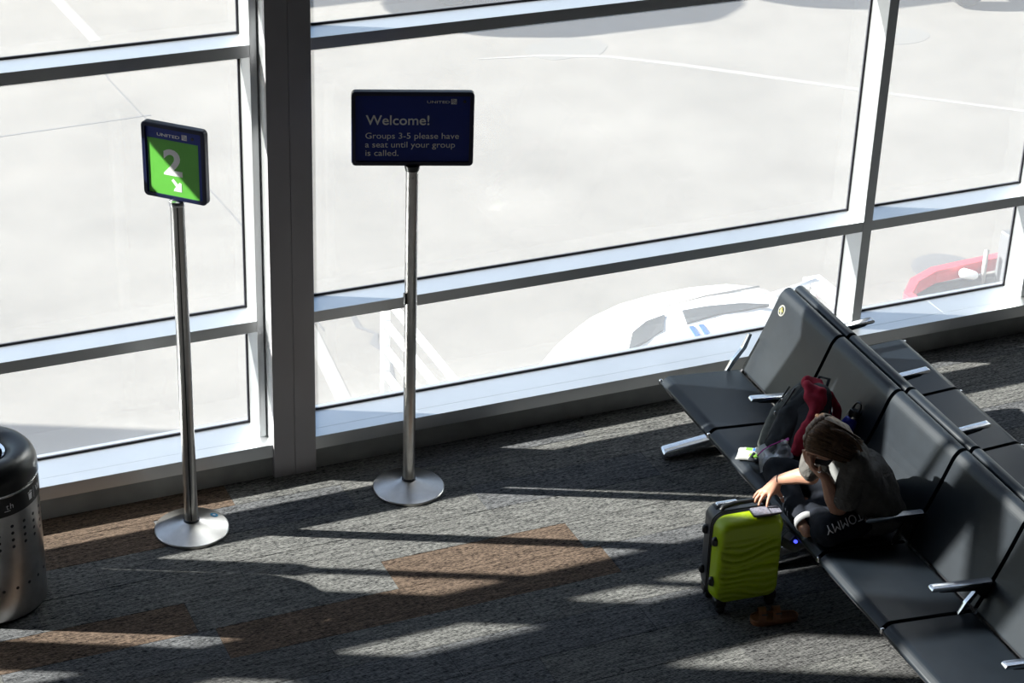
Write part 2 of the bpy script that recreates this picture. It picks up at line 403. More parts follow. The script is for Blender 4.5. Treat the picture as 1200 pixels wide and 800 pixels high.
# window wall: low sill, columns
wf = empty('wall_front', (0, 0, 0)); tag(wf, kind='structure')
SPACE = 8.0
cols = [(XCL + d, XCR + d) for d in (-SPACE, 0.0, SPACE)]
spans = [(X0, cols[0][0]), (cols[0][1], cols[1][0]), (cols[1][1], cols[2][0]), (cols[2][1], X1R)]
for a, b in spans:
    cuts = [a, 7.02, b] if a < 7.02 < b else [a, b]; 
    for p, q in zip(cuts, cuts[1:]):
        bm = B(); box(bm, (p + .0002, YS, ZD), (q - .0002, -0.4985, ZS), 0.0005, 1); obj('sill_board', bm, MAT['frame'], wf)
        bm = B(); box(bm, (p + .0002, -0.4975, ZD), (q - .0002, YE, ZS), 0.0005, 1); obj('sill_board', bm, MAT['frame'], wf)
    bm = B(); box(bm, (a, YF, -0.0), (b, YE, ZD - 0.001)); obj('kick_panel', bm, MAT['fascia'], wf)
bm = B(); box(bm, (X0, YE, -4.5), (X1R, YE + 0.02, ZS - 0.02)); obj('outer_cladding', bm, MAT['extwall'], wf)
for n_, (a, b) in enumerate(cols):
    c_ = empty('trim_%d' % (n_ + 1), ((a + b) / 2, -0.43, 0)); tag(c_, kind='structure')
    h = (b - a) / 2; mid = 0.0
    for s in (-1, 1):
        bm = B(); box(bm, (min(s * h, s * 0.0008), YC + 0.43, 0.0), (max(s * h, s * 0.0008), YC + 0.43 + 0.03, ZT), 0.0015, 1); obj('column_cover', bm, MAT['column'], c_)
    bm = B(); box(bm, (-h + .0005, YC + 0.46, 0), (h - .0005, YE + 0.43, ZT)); obj('column_core', bm, MAT['frame'], c_)
bm = B(); tube(bm, [(0.472, -0.45, ZS), (0.472, -0.45, 1.42), (0.472, -0.45, 1.43), (0.472, -0.45, ZT)], [0.055, 0.055, 0.03, 0.03], 20); tag(obj('trim_4', bm, MAT['frame'], None, 'all'), kind='structure')  # unseen pipe added beside the view, its stepped thickness shaped for floor shadows
# bays: mullions, rails, gaskets, panes
def bay(n_, xl, xr, jamb_l=False, jamb_r=False, mull_r=False):
    w_ = empty('window_%d' % n_, ((xl + xr) / 2, YG, ZS)); tag(w_, kind='structure')
    cx = (xl + xr) / 2
    def bb(nm, lo, hi, m, bev=0.0):
        bm = B(); box(bm, (lo[0] - cx, lo[1] - YG, lo[2] - ZS), (hi[0] - cx, hi[1] - YG, hi[2] - ZS), bev, 1); return obj(nm, bm, m, w_)
    if mull_r: bb('mullion', (xr, YR - 0.002, ZS), (xr + 0.0604, YG + 0.016, ZT), MAT['frame'], 0.001), bb('pressure_cap', (xr + 0.030, YG + 0.017, ZS), (xr + 0.0604, YE, ZT), MAT['frame'])
    if jamb_r: bb('mullion', (xr, YR - 0.002, ZS), (xr + 0.035, YG + 0.016, ZT), MAT['frame'], 0.001)
    for z0, z1 in RAILS:
        bb('rail', (xl, YR, z0), (xr, YG + 0.004, z1), MAT['frame'], 0.001); bb('pressure_cap', (xl, YG + 0.005, z0), (xr, YE, z1 - 0.036), MAT['frame'])
    zs = [ZS] + [z for r in RAILS for z in r] + [ZT]
    for z0, z1 in zip(zs[::2], zs[1::2]):
        bb('pane', (xl + 0.004, YG + 0.004, z0 + 0.004), (xr - 0.004, YG + 0.0045, z1 - 0.004), MAT['glass'])
        bm = B(); g = 0.011
        for lo, hi in (((xl, YG, z0), (xr, YG + 0.012, z0 + g)), ((xl, YG, z1 - g), (xr, YG + 0.012, z1)), ((xl, YG, z0 + g), (xl + g, YG + 0.012, z1 - g)), ((xr - g, YG, z0 + g), (xr, YG + 0.012, z1 - g))):
            box(bm, (lo[0] - cx, lo[1] - YG, lo[2] - ZS), (hi[0] - cx, hi[1] - YG, hi[2] - ZS))
        obj('gasket', bm, MAT['gasket'], w_)
MW = 0.0604
XM1, XM2 = 6.3852, 7.585
XA, XB = -0.405, -1.60
bay(1, X0, cols[0][0] - 0.04, jamb_r=True)
bay(2, cols[0][1], XB, mull_r=True)
bay(3, XB + MW, XA, mull_r=True)
bay(4, XA + MW, XJ, jamb_r=True)
bay(5, XCR, XM1, mull_r=True)
bay(6, XM1 + MW, XM2, mull_r=True)
bay(7, XM2 + MW, cols[2][0] - 0.04, jamb_r=True)
bay(8, cols[2][1], 14.4, mull_r=True)
bay(9, 14.4 + MW, X1R)

# ------------------------------------------------------------------ outside: apron
ZA = -4.5
ap = B(); box(ap, (-60, YE + 0.02, ZA - 0.3), (90, 120, ZA)); apron = obj('ground', ap, MAT['concrete']); tag(apron, kind='structure')
def flat_strip(name, pts, w, m, z=0.004, parent=None):
    bm = B(); pts = [Vector((p[0], p[1], 0)) for p in pts]; L = []
    for i, p in enumerate(pts):
        a = pts[max(0, i - 1)]; b = pts[min(len(pts) - 1, i + 1)]; t = (b - a).normalized(); n = Vector((-t.y, t.x, 0))
        ww = w[i] if isinstance(w, (list, tuple)) else w
        L.append([p + n * ww / 2, p - n * ww / 2])
    V = [[bm.verts.new((q.x, q.y, ZA + z)) for q in l] for l in L]; V0 = [[bm.verts.new((q.x, q.y, ZA + 0.0005)) for q in l] for l in L]
    for i in range(len(V) - 1):
        bm.faces.new((V[i][0], V[i][1], V[i + 1][1], V[i + 1][0]))
        bm.faces.new((V[i][0], V[i + 1][0], V0[i + 1][0], V0[i][0])); bm.faces.new((V[i][1], V[i + 1][1], V0[i + 1][1], V0[i][1]))
    o = obj(name, bm, m); o.parent = apron; return o
flat_strip('painted_line', [(11.0, 15.95), (11.9, 15.80), (12.8, 15.45), (13.6, 14.85), (15.48, 13.22), (17.2, 11.8), (19, 10.4)], [.04, .08, .11, .12, .11, .09, .09], MAT['paintline'])
flat_strip('painted_line', [(6.42, 11.5), (6.20, 8.9), (6.02, 7.2), (5.8, 5.0)], 0.16, MAT['paintline'])
flat_strip('painted_line', [(5.9, 24.0), (6.08, 20.2), (6.2, 18.3)], 0.17, MAT['paintline'])
flat_strip('painted_line', [(-2.0, 15.0), (6.2, 15.4)], 0.03, MAT['crack_and_shadow'])
flat_strip('apron_crack_and_shadow', [(6.07, 18.2), (6.0, 16.8), (6.14, 14.8), (6.3, 12.0), (6.35, 9.0)], 0.018, MAT['crack_and_shadow'])
zz = [(6.75, 9.25), (6.72, 8.95), (6.84, 8.75), (6.74, 8.55), (6.80, 8.3), (6.72, 8.05), (6.66, 7.8), (6.62, 7.5), (6.5, 6.8), (6.4, 6)]  # zigzag cast shadow, drawn as a dark strip flat on the apron
flat_strip('apron_crack_and_shadow', zz, [.05, .07, .05, .09, .06, .08, .06, .04, .04, .03], MAT['crack_and_shadow'])
bm = B(); prism(bm, [(12.35 + 0.62 * math.cos(a * PI / 16), 15.95 + 0.42 * math.sin(a * PI / 16) * (1 + 0.1 * math.sin(a))) for a in range(32)], 'z', ZA + 0.0005, ZA + 0.003)
o = obj('apron_stain', bm, MAT['stain']); o.parent = apron
bm = B(); prism(bm, [(17.2 + 0.5 * math.cos(a * PI / 16), 14.9 + 0.35 * math.sin(a * PI / 16)) for a in range(32)], 'z', ZA + 0.0005, ZA + 0.003)
o = obj('apron_stain', bm, MAT['stain']); o.parent = apron

# unseen block added left of view to cast the apron shadow at lower left
jb = B(); box(jb, (-9.5, 1.2, ZA), (-4.0, 11.35, 0.9)); box(jb, (-9.8, 1.0, 0.9), (-4.0, 11.35, 1.0))
tag(obj('shadow_block', jb, MAT['extwall']), 'low pale unseen block left of the window bay, added to cast a shadow', 'building')

exec_parts = []
# ------------------------------------------------------------------ seating
RZ = math.radians(-2.63)
BO = Vector((4.853, -1.0, 0))
rV = Vector((-.0459, -.9989, 0)); wV = Vector((.9989, -.0459, 0))
def W(u, v, z): q = BO + rV * u + wV * v; return Vector((q.x, q.y, z))
PITCH = 0.5955
def round_poly(pts, r, n=4):
    out = []; N = len(pts)
    for i in range(N):
        p = Vector(pts[i]); a = (Vector(pts[i - 1]) - p); b = (Vector(pts[(i + 1) % N]) - p)
        rr = min(r[i] if isinstance(r, (list, tuple)) else r, a.length * 0.49, b.length * 0.49)
        A = p + a.normalized() * rr; D = p + b.normalized() * rr
        for k in range(n + 1):
            t = k / n; out.append(tuple((1 - t) ** 2 * A + 2 * t * (1 - t) * p + t * t * D))
    return out
def seat_bank(name, loc, rz, s, n, label, group, arms, legs_at, brackets, sticker=False):
    t = empty(name, loc, rz); tag(t, label, 'airport seating', group)
    cush = round_poly([(0.0, 0.405), (0.035, 0.436), (0.28, 0.420), (0.475, 0.405), (0.48, 0.36), (0.25, 0.372), (0.035, 0.375), (0.002, 0.388)], 0.02)
    nx, nz = 0.215, 0.455      # back slope vector from (0.482,.405) to (0.70,.86)
    bk = round_poly([(0.478, 0.405), (0.535, 0.405), (0.752, 0.838), (0.735, 0.868), (0.70, 0.866), (0.672, 0.835), (0.585, 0.62)], [0.012, 0.012, 0.02, 0.02, 0.025, 0.03, 0.1])
    def yy(u): return s * u
    protoS = protoB = None
    for i in range(n):
        a = i * PITCH + 0.013; b = (i + 1) * PITCH - 0.013; mid = (a + b) / 2; h = (b - a) / 2
        if protoS is None:
            bm = B(); prism(bm, cush, 'y', -h, h, 0.014, 3); protoS = obj('seat', bm, MAT['vinyl'], t, 50); so = protoS
            bm = B(); prism(bm, bk, 'y', -h, h, 0.018, 4); protoB = obj('backrest', bm, MAT['vinyl'], t, 50); bo = protoB
            bm = B(); prism(bm, [(0.03, 0.352), (0.46, 0.345), (0.46, 0.359), (0.25, 0.370), (0.03, 0.374)], 'y', -h + .01, h - .01)
            protoP = obj('seat_pan', bm, MAT['darksteel'], t); po = protoP
        else:
            so = protoS.copy(); C.objects.link(so); bo = protoB.copy(); C.objects.link(bo); po = protoP.copy(); C.objects.link(po)
        for q in (so, bo, po): q.location = (0, yy(mid), 0)
    if sticker:
        # round priority sticker on the first backrest, built in the plane of its front face
        e1 = Vector((0, -1, 0)) * (1 if s < 0 else -1); up = Vector((0.087, 0, 0.215)).normalized(); nn = Vector((-0.215, 0, 0.087)).normalized()
        cpt = Vector((0.648, yy(0.090), 0.775)) + nn * 0.0015
        def disc(name, r0, r1, zoff, m, par, a0=0, a1=2 * PI):
            bm = B(); N = 32; full = abs(a1 - a0) > 6.2; V = []
            for k in range(N + (0 if full else 1)):
                a = a0 + (a1 - a0) * k / N
                d = e1 * math.cos(a) + up * math.sin(a)
                V.append((bm.verts.new(cpt + d * r1 + nn * zoff), bm.verts.new(cpt + d * max(r0, 0.0005) + nn * zoff)))
            for k in range(len(V) - (0 if full else 1)):
                A, D = V[k], V[(k + 1) % len(V)]; bm.faces.new((A[0], D[0], D[1], A[1]))
            g = bmesh.ops.extrude_face_region(bm, geom=bm.faces[:]); bmesh.ops.translate(bm, vec=-nn * 0.0006, verts=[q for q in g['geom'] if isinstance(q, bmesh.types.BMVert)])
            return obj(name, bm, m, par)
        st = disc('sticker', 0, 0.031, 0.0, MAT['stickerwhite'], protoB); st['label'] = 'round white sticker with a black ring and yellow sign'
        protoB_loc = Vector(protoB.location); 
        k1 = disc('sticker', 0, 0.023, 0.0016, MAT['blackplastic'], protoB)
        bm = B()
        for poly in ([(-.017, -.012), (.012, -.014), (.004, .016), (-.002, .019), (-.010, .010)], [(.004, .002), (.019, -.006), (.021, .001), (.008, .010)]):
            f = bm.faces.new([bm.verts.new(cpt + e1 * x + up * y + nn * 0.0032) for x, y in poly])
        y1 = obj('sticker', bm, MAT['yellow'], protoB)
        bm = B()
        for poly in ([(-.021, .004), (-.012, .019), (-.006, .020), (-.017, .001)], [(.008, -.021), (.016, -.015), (-.004, .006), (-.008, .002)]):
            bm.faces.new([bm.verts.new(cpt + e1 * x + up * y + nn * 0.0042) for x, y in poly])
        y2 = obj('sticker', bm, MAT['stickerwhite'], protoB)
        for q in (st, k1, y1, y2): q.location = -protoB_loc
    # box beam and rear spine
    bm = B(); box(bm, (0.27, min(yy(-0.0), yy(n * PITCH)), 0.245), (0.35, max(yy(-0.0), yy(n * PITCH)), 0.33), 0.006, 2); obj('beam', bm, MAT['darksteel'], t)
    bm = B(); box(bm, (0.50, min(yy(0.01), yy(n * PITCH)), 0.375), (0.525, max(yy(0.01), yy(n * PITCH)), 0.40), 0.004, 1); obj('rear_rail', bm, MAT['darksteel'], t)
    for i in range(n + 1):
        u = i * PITCH; y = yy(u)
        # support arm carrying the cushions, with its bright front tip
        bm = B(); prism(bm, [(0.006, 0.384), (0.02, 0.372), (0.30, 0.325), (0.50, 0.33), (0.53, 0.40), (0.505, 0.41), (0.47, 0.37), (0.25, 0.37), (0.02, 0.398)], 'y', y - 0.007, y + 0.007)
        sa = obj('support_arm', bm, MAT['darksteel'], t)
        bm = B(); box(bm, (-0.004, y - 0.009, 0.385), (0.016, y + 0.009, 0.415), 0.006, 3); obj('tip_cap', bm, MAT['chrome'], sa, 60)
        if i in brackets:
            bm = B(); yo = y
            prism(bm, round_poly([(0.385, 0.402), (0.405, 0.392), (0.440, 0.450), (0.500, 0.530)] + ([(0.530, 0.610), (0.510, 0.615)] if i == 0 else [(0.508, 0.548), (0.490, 0.550)]) + [(0.475, 0.532), (0.420, 0.465)], 0.006, 2), 'y', yo - 0.010, yo + 0.010, 0.003, 1)
            obj('side_bracket', bm, MAT['chrome'], t, 40)
        if i in arms:
            bm = B()
            prism(bm, round_poly([(0.222, 0.572), (0.232, 0.588), (0.55, 0.560), (0.55, 0.545), (0.24, 0.566)], 0.006, 3), 'y', y - 0.019, y + 0.019, 0.005, 2)
            am = obj('armrest', bm, MAT['chrome'], t, 45)
            bm = B(); prism(bm, [(0.250, 0.5650), (0.545, 0.545), (0.53, 0.47), (0.505, 0.47), (0.46, 0.525), (0.28, 0.550)], 'y', y - 0.012, y + 0.012, 0.002, 1)
            obj('underside', bm, MAT['blackplastic'], am)
    for lu in legs_at:
        y = yy(lu)
        lg = B(); prism(lg, [(0.29, 0.245), (0.345, 0.245), (0.37, 0.03), (0.25, 0.03)], 'y', y - 0.02, y + 0.02, 0.003, 1); L = obj('leg', lg, MAT['darksteel'], t)
        bm = B(); prism(bm, round_poly([(-0.02, 0.0), (-0.02, 0.035), (-0.005, 0.052), (0.29, 0.085), (0.38, 0.06), (0.42, 0.035), (0.42, 0.0)], 0.008, 2), 'y', y - 0.033, y + 0.033, 0.004, 2)
        obj('foot', bm, MAT['chrome'], L, 40)
    return t
near = seat_bank('beam_seating', BO, RZ, -1, 6, 'black vinyl beam seating with a person and a backpack on it, facing left', 'back-to-back airport seats', (1, 2, 3, 4, 5), (0.12, 1.23, 3.1), (0, 1, 2, 3, 4, 5), sticker=True)
near.pop('group', None)
fo = W(0, 1.505, 0)
far = seat_bank('beam_seating', fo, RZ + PI, 1, 6, 'empty black vinyl beam seating facing right, back to back with the occupied one', 'x', (0, 1, 2, 3, 4, 5), (0.12, 1.23, 3.1), (0, 1, 2, 3, 4, 5))
far.pop('group', None)

# power outlet box clamped on the near beam, blue light
pw = B(); box(pw, (-0.055, -0.04, -0.03), (0.055, 0.04, 0.03), 0.02, 4)
po = obj('power_outlet', pw, MAT['packgrey'], near, 60, loc=(0.020, -1.500, 0.318), rot=(math.radians(20), 0, math.radians(-68)))
po['label'] = 'dark outlet box with a glowing blue light under the seat edge'
bm = B(); box(bm, (-0.030, -0.022, 0.029), (0.015, 0.022, 0.034), 0.002, 1); obj('socket_plate', bm, MAT['greydeck'], po)
bm = B(); bmesh.ops.create_uvsphere(bm, u_segments=12, v_segments=8, radius=0.010, matrix=Matrix.Translation((0.038, -0.008, 0.028))); obj('indicator_light', bm, MAT['led'], po)
bm = B(); box(bm, (-0.02, 0.03, -0.02), (0.02, 0.26, 0.0), 0.003, 1); obj('outlet_bracket', bm, MAT['darksteel'], po)

# ------------------------------------------------------------------ signs
def brushed(r): return r
def stanchion(root, r, H, groove):
    bm = B(); lathe(bm, [(0, 0.0), (0.187, 0.0), (0.187, 0.010), (0.183, 0.014), (0.12, 0.030), (0.052, 0.050), (0.042, 0.056), (0, 0.056)], 72); obj('base', bm, MAT['steel'], root, 25)
    bm = B(); lathe(bm, [(0, 0.05), (r + .006, 0.05), (r + .006, 0.062), (r, 0.066), (0, 0.066)], 40); obj('collar', bm, MAT['darksteel'], root, 30)
    bm = B(); lathe(bm, [(0, 0.06), (r, 0.06), (r, H), (0, H)], 48); obj('pole', bm, MAT['steel'], root, 30)
    if groove:
        a = math.radians(-105); bm = B()
        box(bm, (-0.003, r - 0.003, 0.07), (0.003, r + 0.0012, H - 0.01), 0, 1, Matrix.Rotation(a - PI / 2, 4, 'Z')); obj('groove', bm, MAT['blackplastic'], root)
def sign_head(root, w, h, z0, ang, rim, thick, face_m):
    """head as a child of the stand: frame ring, print panel. local x along the face, -y towards the reader"""
    hd = empty('sign_head'); hd.parent = root; hd.rotation_euler = (0, 0, ang); hd.location = (0, 0, 0)
    zc = z0 + h / 2
    out = rrect(w, h, 0.022, 6, 0, zc); inn = rrect(w - 2 * rim, h - 2 * rim, 0.006, 6, 0, zc)
    bm = B(); yf, yb = -thick / 2, thick / 2
    O = [bm.verts.new((p[0], yf + 0.004, p[1])) for p in out]; O1 = [bm.verts.new((p[0] * (1 - .006 / w), yf, zc + (p[1] - zc) * (1 - .006 / h))) for p in out]
    I = [bm.verts.new((p[0], yf, p[1])) for p in inn]; I2 = [bm.verts.new((p[0], yf + 0.008, p[1])) for p in inn]; Bk = [bm.verts.new((p[0], yb, p[1])) for p in out]
    n = len(out)
    for k in range(n):
        j = (k + 1) % n
        for A, D in ((Bk, O), (O, O1), (O1, I), (I, I2)): bm.faces.new((A[k], A[j], D[j], D[k]))
    bm.faces.new(Bk)
    obj('sign_frame', bm, MAT['navy'], hd, 35)
    bm = B(); box(bm, (-w / 2 + rim - .002, yf + 0.0075, z0 + rim - .002), (w / 2 - rim + .002, yf + 0.010, z0 + h - rim + .002)); obj('print_panel', bm, face_m, hd)
    return hd, yf + 0.0075
def logo(parent, x0, x1, z0, z1, y):
    bm = B(); box(bm, (x0, y - 0.0008, z0), (x1, y, z1)); q = obj('emblem', bm, MAT['signwhite'], parent)
    bm = B(); w = x1 - x0
    for k, rr in enumerate((0.35, 0.6, 0.85)):
        V = []
        for i in range(9):
            a = math.radians(5 + 80 * i / 8); V.append([bm.verts.new((x0 + 0.05 * w + r_ * w * math.cos(a), y - 0.0014, z0 + 0.08 * w + r_ * w * math.sin(a))) for r_ in (rr, rr + 0.07)])
        for i in range(8): bm.faces.new((V[i][0], V[i][1], V[i + 1][1], V[i + 1][0]))
    V = [bm.verts.new((x0 + a * w, y - 0.0014, z0 + b * w)) for a, b in ((.1, .9), (.17, .9), (.9, .15), (.9, .08))]; bm.faces.new(V)
    obj('emblem', bm, MAT['signblue'], parent)
def tamper_screw(parent, x, z, y):
    bm = B(); N = 24
    prism(bm, [(x + 0.0075 * math.cos(2 * PI * k / N), z + 0.0075 * math.sin(2 * PI * k / N)) for k in range(N)], 'y', y - 0.002, y); s_ = obj('screw', bm, MAT['blackplastic'], parent)
    bm = B(); prism(bm, [(x + (0.004 if k % 2 else 0.002) * math.cos(2 * PI * k / 12), z + (0.004 if k % 2 else 0.002) * math.sin(2 * PI * k / 12)) for k in range(12)], 'y', y - 0.0026, y - 0.0018); obj('screw', bm, MAT['darksteel'], parent)

# group sign "2"
s1 = empty('group_sign', (2.254 + 0.0268, -0.915, 0)); tag(s1, 'portrait green and blue sign reading 2 on a steel pole stand', 'sign')
stanchion(s1, 0.034, 1.800, True)
w1, h1 = 0.3273, 0.3699
hd, yf = sign_head(s1, w1, h1, 1.8165, math.radians(-44.2), 0.020, 0.034, MAT['signblue'])
bm = B(); lathe(bm, [(0, 1.79), (0.038, 1.79), (0.040, 1.80), (0.036, 1.812), (0.022, 1.82), (0, 1.82)], 32); obj('swivel', bm, MAT['chrome'], s1, 30)
def P1(fx, fy): return (-w1 / 2 + fx * w1, 1.8165 + (1 - fy) * h1)
bm = B(); x0, za = P1(.085, .955); x1_, zb = P1(.885, .205); box(bm, (x0, yf - 0.0006, za), (x1_, yf, zb)); obj('green_print', bm, MAT['signgreen'], hd)
x0, za = P1(.33, .660); x1_, zb = P1(.625, .305); fit_text('numeral', '2', x0, x1_, za, (zb - za) * 0.98, MAT['signwhite'], hd, yf - 0.0006, 0.03)
x0, za = P1(.245, .165); x1_, zb = P1(.60, .125); fit_text('lettering', 'UNITED', x0, x1_, za, 0.0145, MAT['signwhite'], hd, yf, 0.01)
x0, za = P1(.635, .170); x1_, zb = P1(.715, .10); logo(hd, x0, x1_, za, za + (x1_ - x0), yf)
x0, za = P1(.80, .135); tamper_screw(hd, x0, za, yf)
cx_, cz_ = P1(.525, .80); L_ = 0.040
arrow = [(-.75, .55), (-.55, .78), (.10, .22), (.22, .62), (.62, -.72), (-.62, -.30), (-.20, -.18)]
arrow = [(-.85, .62), (-.55, .95), (.22, .15), (.22, .52), (.80, .52), (.80, -.90), (-.45, -.90), (-.45, -.42), (-.02, -.42)]
arrow = [(-.80, .65), (-.48, .95), (.22, .22), (.50, .52), (.80, .40), (.80, -.85), (-.50, -.85), (-.38, -.52), (-.10, -.18)]
bm = B(); prism(bm, [(cx_ + a * L_ * .8, cz_ + b * L_ * .85) for a, b in arrow], 'y', yf - 0.0016, yf - 0.0006); obj('arrow', bm, MAT['signwhite'], hd)
# small blue notice sticker on the base
bm = B(); lathe(bm, [(0, 0), (0.020, 0), (0.020, 0.0008), (0, 0.0008)], 24)
st = obj('sticker', bm, MAT['cyan'], s1, loc=(0.13, 0.045, 0.0285), rot=(math.radians(0), math.radians(13), math.radians(19))); st['label'] = 'small round blue sticker on the steel base'
bm = B(); lathe(bm, [(0, 0), (0.008, 0), (0.008, 0.0006), (0, 0.0006)], 16); obj('sticker_mark', bm, MAT['signwhite'], st, loc=(0, 0, 0.0008))

# welcome sign
s2 = empty('welcome_sign', (3.425 + 0.0186, -0.928, 0)); tag(s2, 'wide dark blue sign reading Welcome! on a steel pole stand', 'sign')
stanchion(s2, 0.031, 1.815, False)
w2, h2 = 0.5858, 0.380
hd, yf = sign_head(s2, w2, h2, 1.8316, math.radians(-19.4), 0.020, 0.034, MAT['signblue'])
bm = B(); lathe(bm, [(0, 1.805), (0.034, 1.805), (0.040, 1.833), (0, 1.833)], 32); obj('swivel', bm, MAT['blackplastic'], s2, 30)
K = w2 / 965.0; KZ = h2 / 585.0
def X2(x): return -w2 / 2 + (x - 86) * K
def Z2_(y): return 1.8316 + h2 - (y - 106) * KZ
fit_text('lettering', 'Welcome!', X2(200), X2(700), Z2_(366), 76 * KZ, MAT['signwhite'], hd, yf, 0.012, cap_char='W')
for s_, a, b, base in (('Groups 3-5 please have', 197, 935, 476), ('a seat until your group', 195, 905, 546), ('is called.', 197, 458, 613)):
    fit_text('lettering', s_, X2(a), X2(b), Z2_(base), 46 * KZ, MAT['signwhite'], hd, yf, 0.0)
fit_text('lettering', 'UNITED', X2(680), X2(858), Z2_(196), 20 * KZ, MAT['signwhite'], hd, yf, 0.008)
logo(hd, X2(868), X2(912), Z2_(203), Z2_(203) + (X2(912) - X2(868)), yf); tamper_screw(hd, X2(975), Z2_(182), yf)
bm = B(); box(bm, (-0.043, -0.012, 1.085), (-0.029, 0.006, 1.150), 0.005, 2, Matrix.Rotation(0.2, 4, 'Z')); obj('clip', bm, MAT['blackplastic'], s2, 40)
bm = B(); bmesh.ops.create_uvsphere(bm, u_segments=10, v_segments=6, radius=0.004, matrix=Matrix.Translation((-0.008, -0.030, 1.775))); obj('screw', bm, MAT['chrome'], s2)

# ------------------------------------------------------------------ waste bin
can = empty('trash_can', (1.235, -1.145, 0)); tag(can, 'round steel trash can with black domed lid at the left edge', 'trash can')
R = 0.26
bm = B(); lathe(bm, [(0, 0.012), (R - 0.008, 0.012), (R, 0.02), (R, 0.59), (R - 0.01, 0.592), (R - 0.01, 0.012)], 96); body = obj('body', bm, MAT['steel'], can, 30)
bm = B(); lathe(bm, [(0, 0), (R - 0.012, 0), (R - 0.012, 0.012), (0, 0.012)], 64); obj('foot_ring', bm, MAT['blackplastic'], can)
bm = B(); lathe(bm, [(R + .001, 0.585), (R + 0.0025, 0.587), (R + 0.0025, 0.685), (R + .001, 0.687), (R - 0.01, 0.687), (R - 0.01, 0.585)], 96); obj('label_band', bm, MAT['blackplastic'], can, 30)['label'] = 'black band with the word Waste and a bin symbol'
bm = B(); lathe(bm, [(R - .01, 0.686), (R + 0.004, 0.686), (R + 0.005, 0.690), (R + 0.004, 0.697), (R - 0.01, 0.697)], 96); obj('rim', bm, MAT['chrome'], can, 30)
prof = [(R - 0.01, 0.696), (R + 0.001, 0.698)]
for k in range(0, 13):
    a = math.radians(-10 + 160 * k / 12)
    prof.append((0.185 + 0.078 * math.cos(a), 0.735 + 0.092 * math.sin(a)))
prof += [(0.117, 0.78), (0.112, 0.76), (0.110, 0.69), (R - 0.01, 0.69)]
bm = B(); lathe(bm, prof, 96); obj('lid', bm, MAT['blackplastic'], can, 60)
bm = B(); lathe(bm, [(0.108, 0.60), (0.112, 0.60), (0.114, 0.786), (0.121, 0.793), (0.121, 0.797), (0.108, 0.789)], 64); obj('opening_ring', bm, MAT['chrome'], can, 30)
bm = B(); lathe(bm, [(0, 0.45), (0.24, 0.45), (0.24, 0.455), (0, 0.455)], 40); obj('liner', bm, MAT['blackplastic'], can)
def hole(ang, z, r=0.0085):
    bm = B(); N = 12; V = []
    for k in range(N):
        a = 2 * PI * k / N; th = ang + r * math.cos(a) / R; V.append(bm.verts.new((math.cos(th) * (R + .0006), math.sin(th) * (R + .0006), z + r * math.sin(a))))
    bm.faces.new(V); g = bmesh.ops.extrude_face_region(bm, geom=bm.faces[:])
    bmesh.ops.translate(bm, vec=(-math.cos(ang) * .002, -math.sin(ang) * .002, 0), verts=[q for q in g['geom'] if isinstance(q, bmesh.types.BMVert)])
    return bm
for i in range(24):
    a = math.radians(15 * i + 4)
    for k in range(4): obj('hole', hole(a, 0.525 - 0.037 * k), MAT['gasket'], body)
    obj('hole', hole(a, 0.185), MAT['gasket'], body)
def band_text(s, a_c, z, cap, step):
    for k, ch in enumerate(s):
        me = text_mesh(ch, 0.0); bm = bmesh.new(); bm.from_mesh(me); bpy.data.meshes.remove(me)
        sc = cap / 0.7
        for v in bm.verts:
            th = a_c + (k * step + v.co.x * sc) / R
            v.co = Vector((math.cos(th) * (R + .0032), math.sin(th) * (R + .0032), z + v.co.y * sc))
        obj('lettering', bm, MAT['signwhite'], can)
adeg = lambda d: math.radians(d)
band_text('Waste', adeg(-33), 0.622, 0.036, 0.0245)
band_text('th', adeg(-76), 0.622, 0.030, 0.018)
bm = B()
def on_band(x, z): th = adeg(-44) + x / R; return (math.cos(th) * (R + .0032), math.sin(th) * (R + .0032), 0.636 + z)
for poly in ([(-.014, .010), (.014, .010), (.010, -.024), (-.010, -.024)], [(-.018, .014), (.018, .014), (.018, .018), (-.018, .018)], [(-.004, .020), (.006, .020), (.006, .024), (-.004, .024)], [(.030, -.03), (.032, -.03), (.032, .03), (.030, .03)]):
    bm.faces.new([bm.verts.new(on_band(*p)) for p in poly])
obj('bin_symbol', bm, MAT['signwhite'], can)
bm = B()
for poly in ([(-.154, -.024), (-.124, -.024), (-.124, -.021), (-.154, -.021)],): bm.faces.new([bm.verts.new(on_band(*p)) for p in poly])
obj('underline', bm, MAT['signwhite'], can)
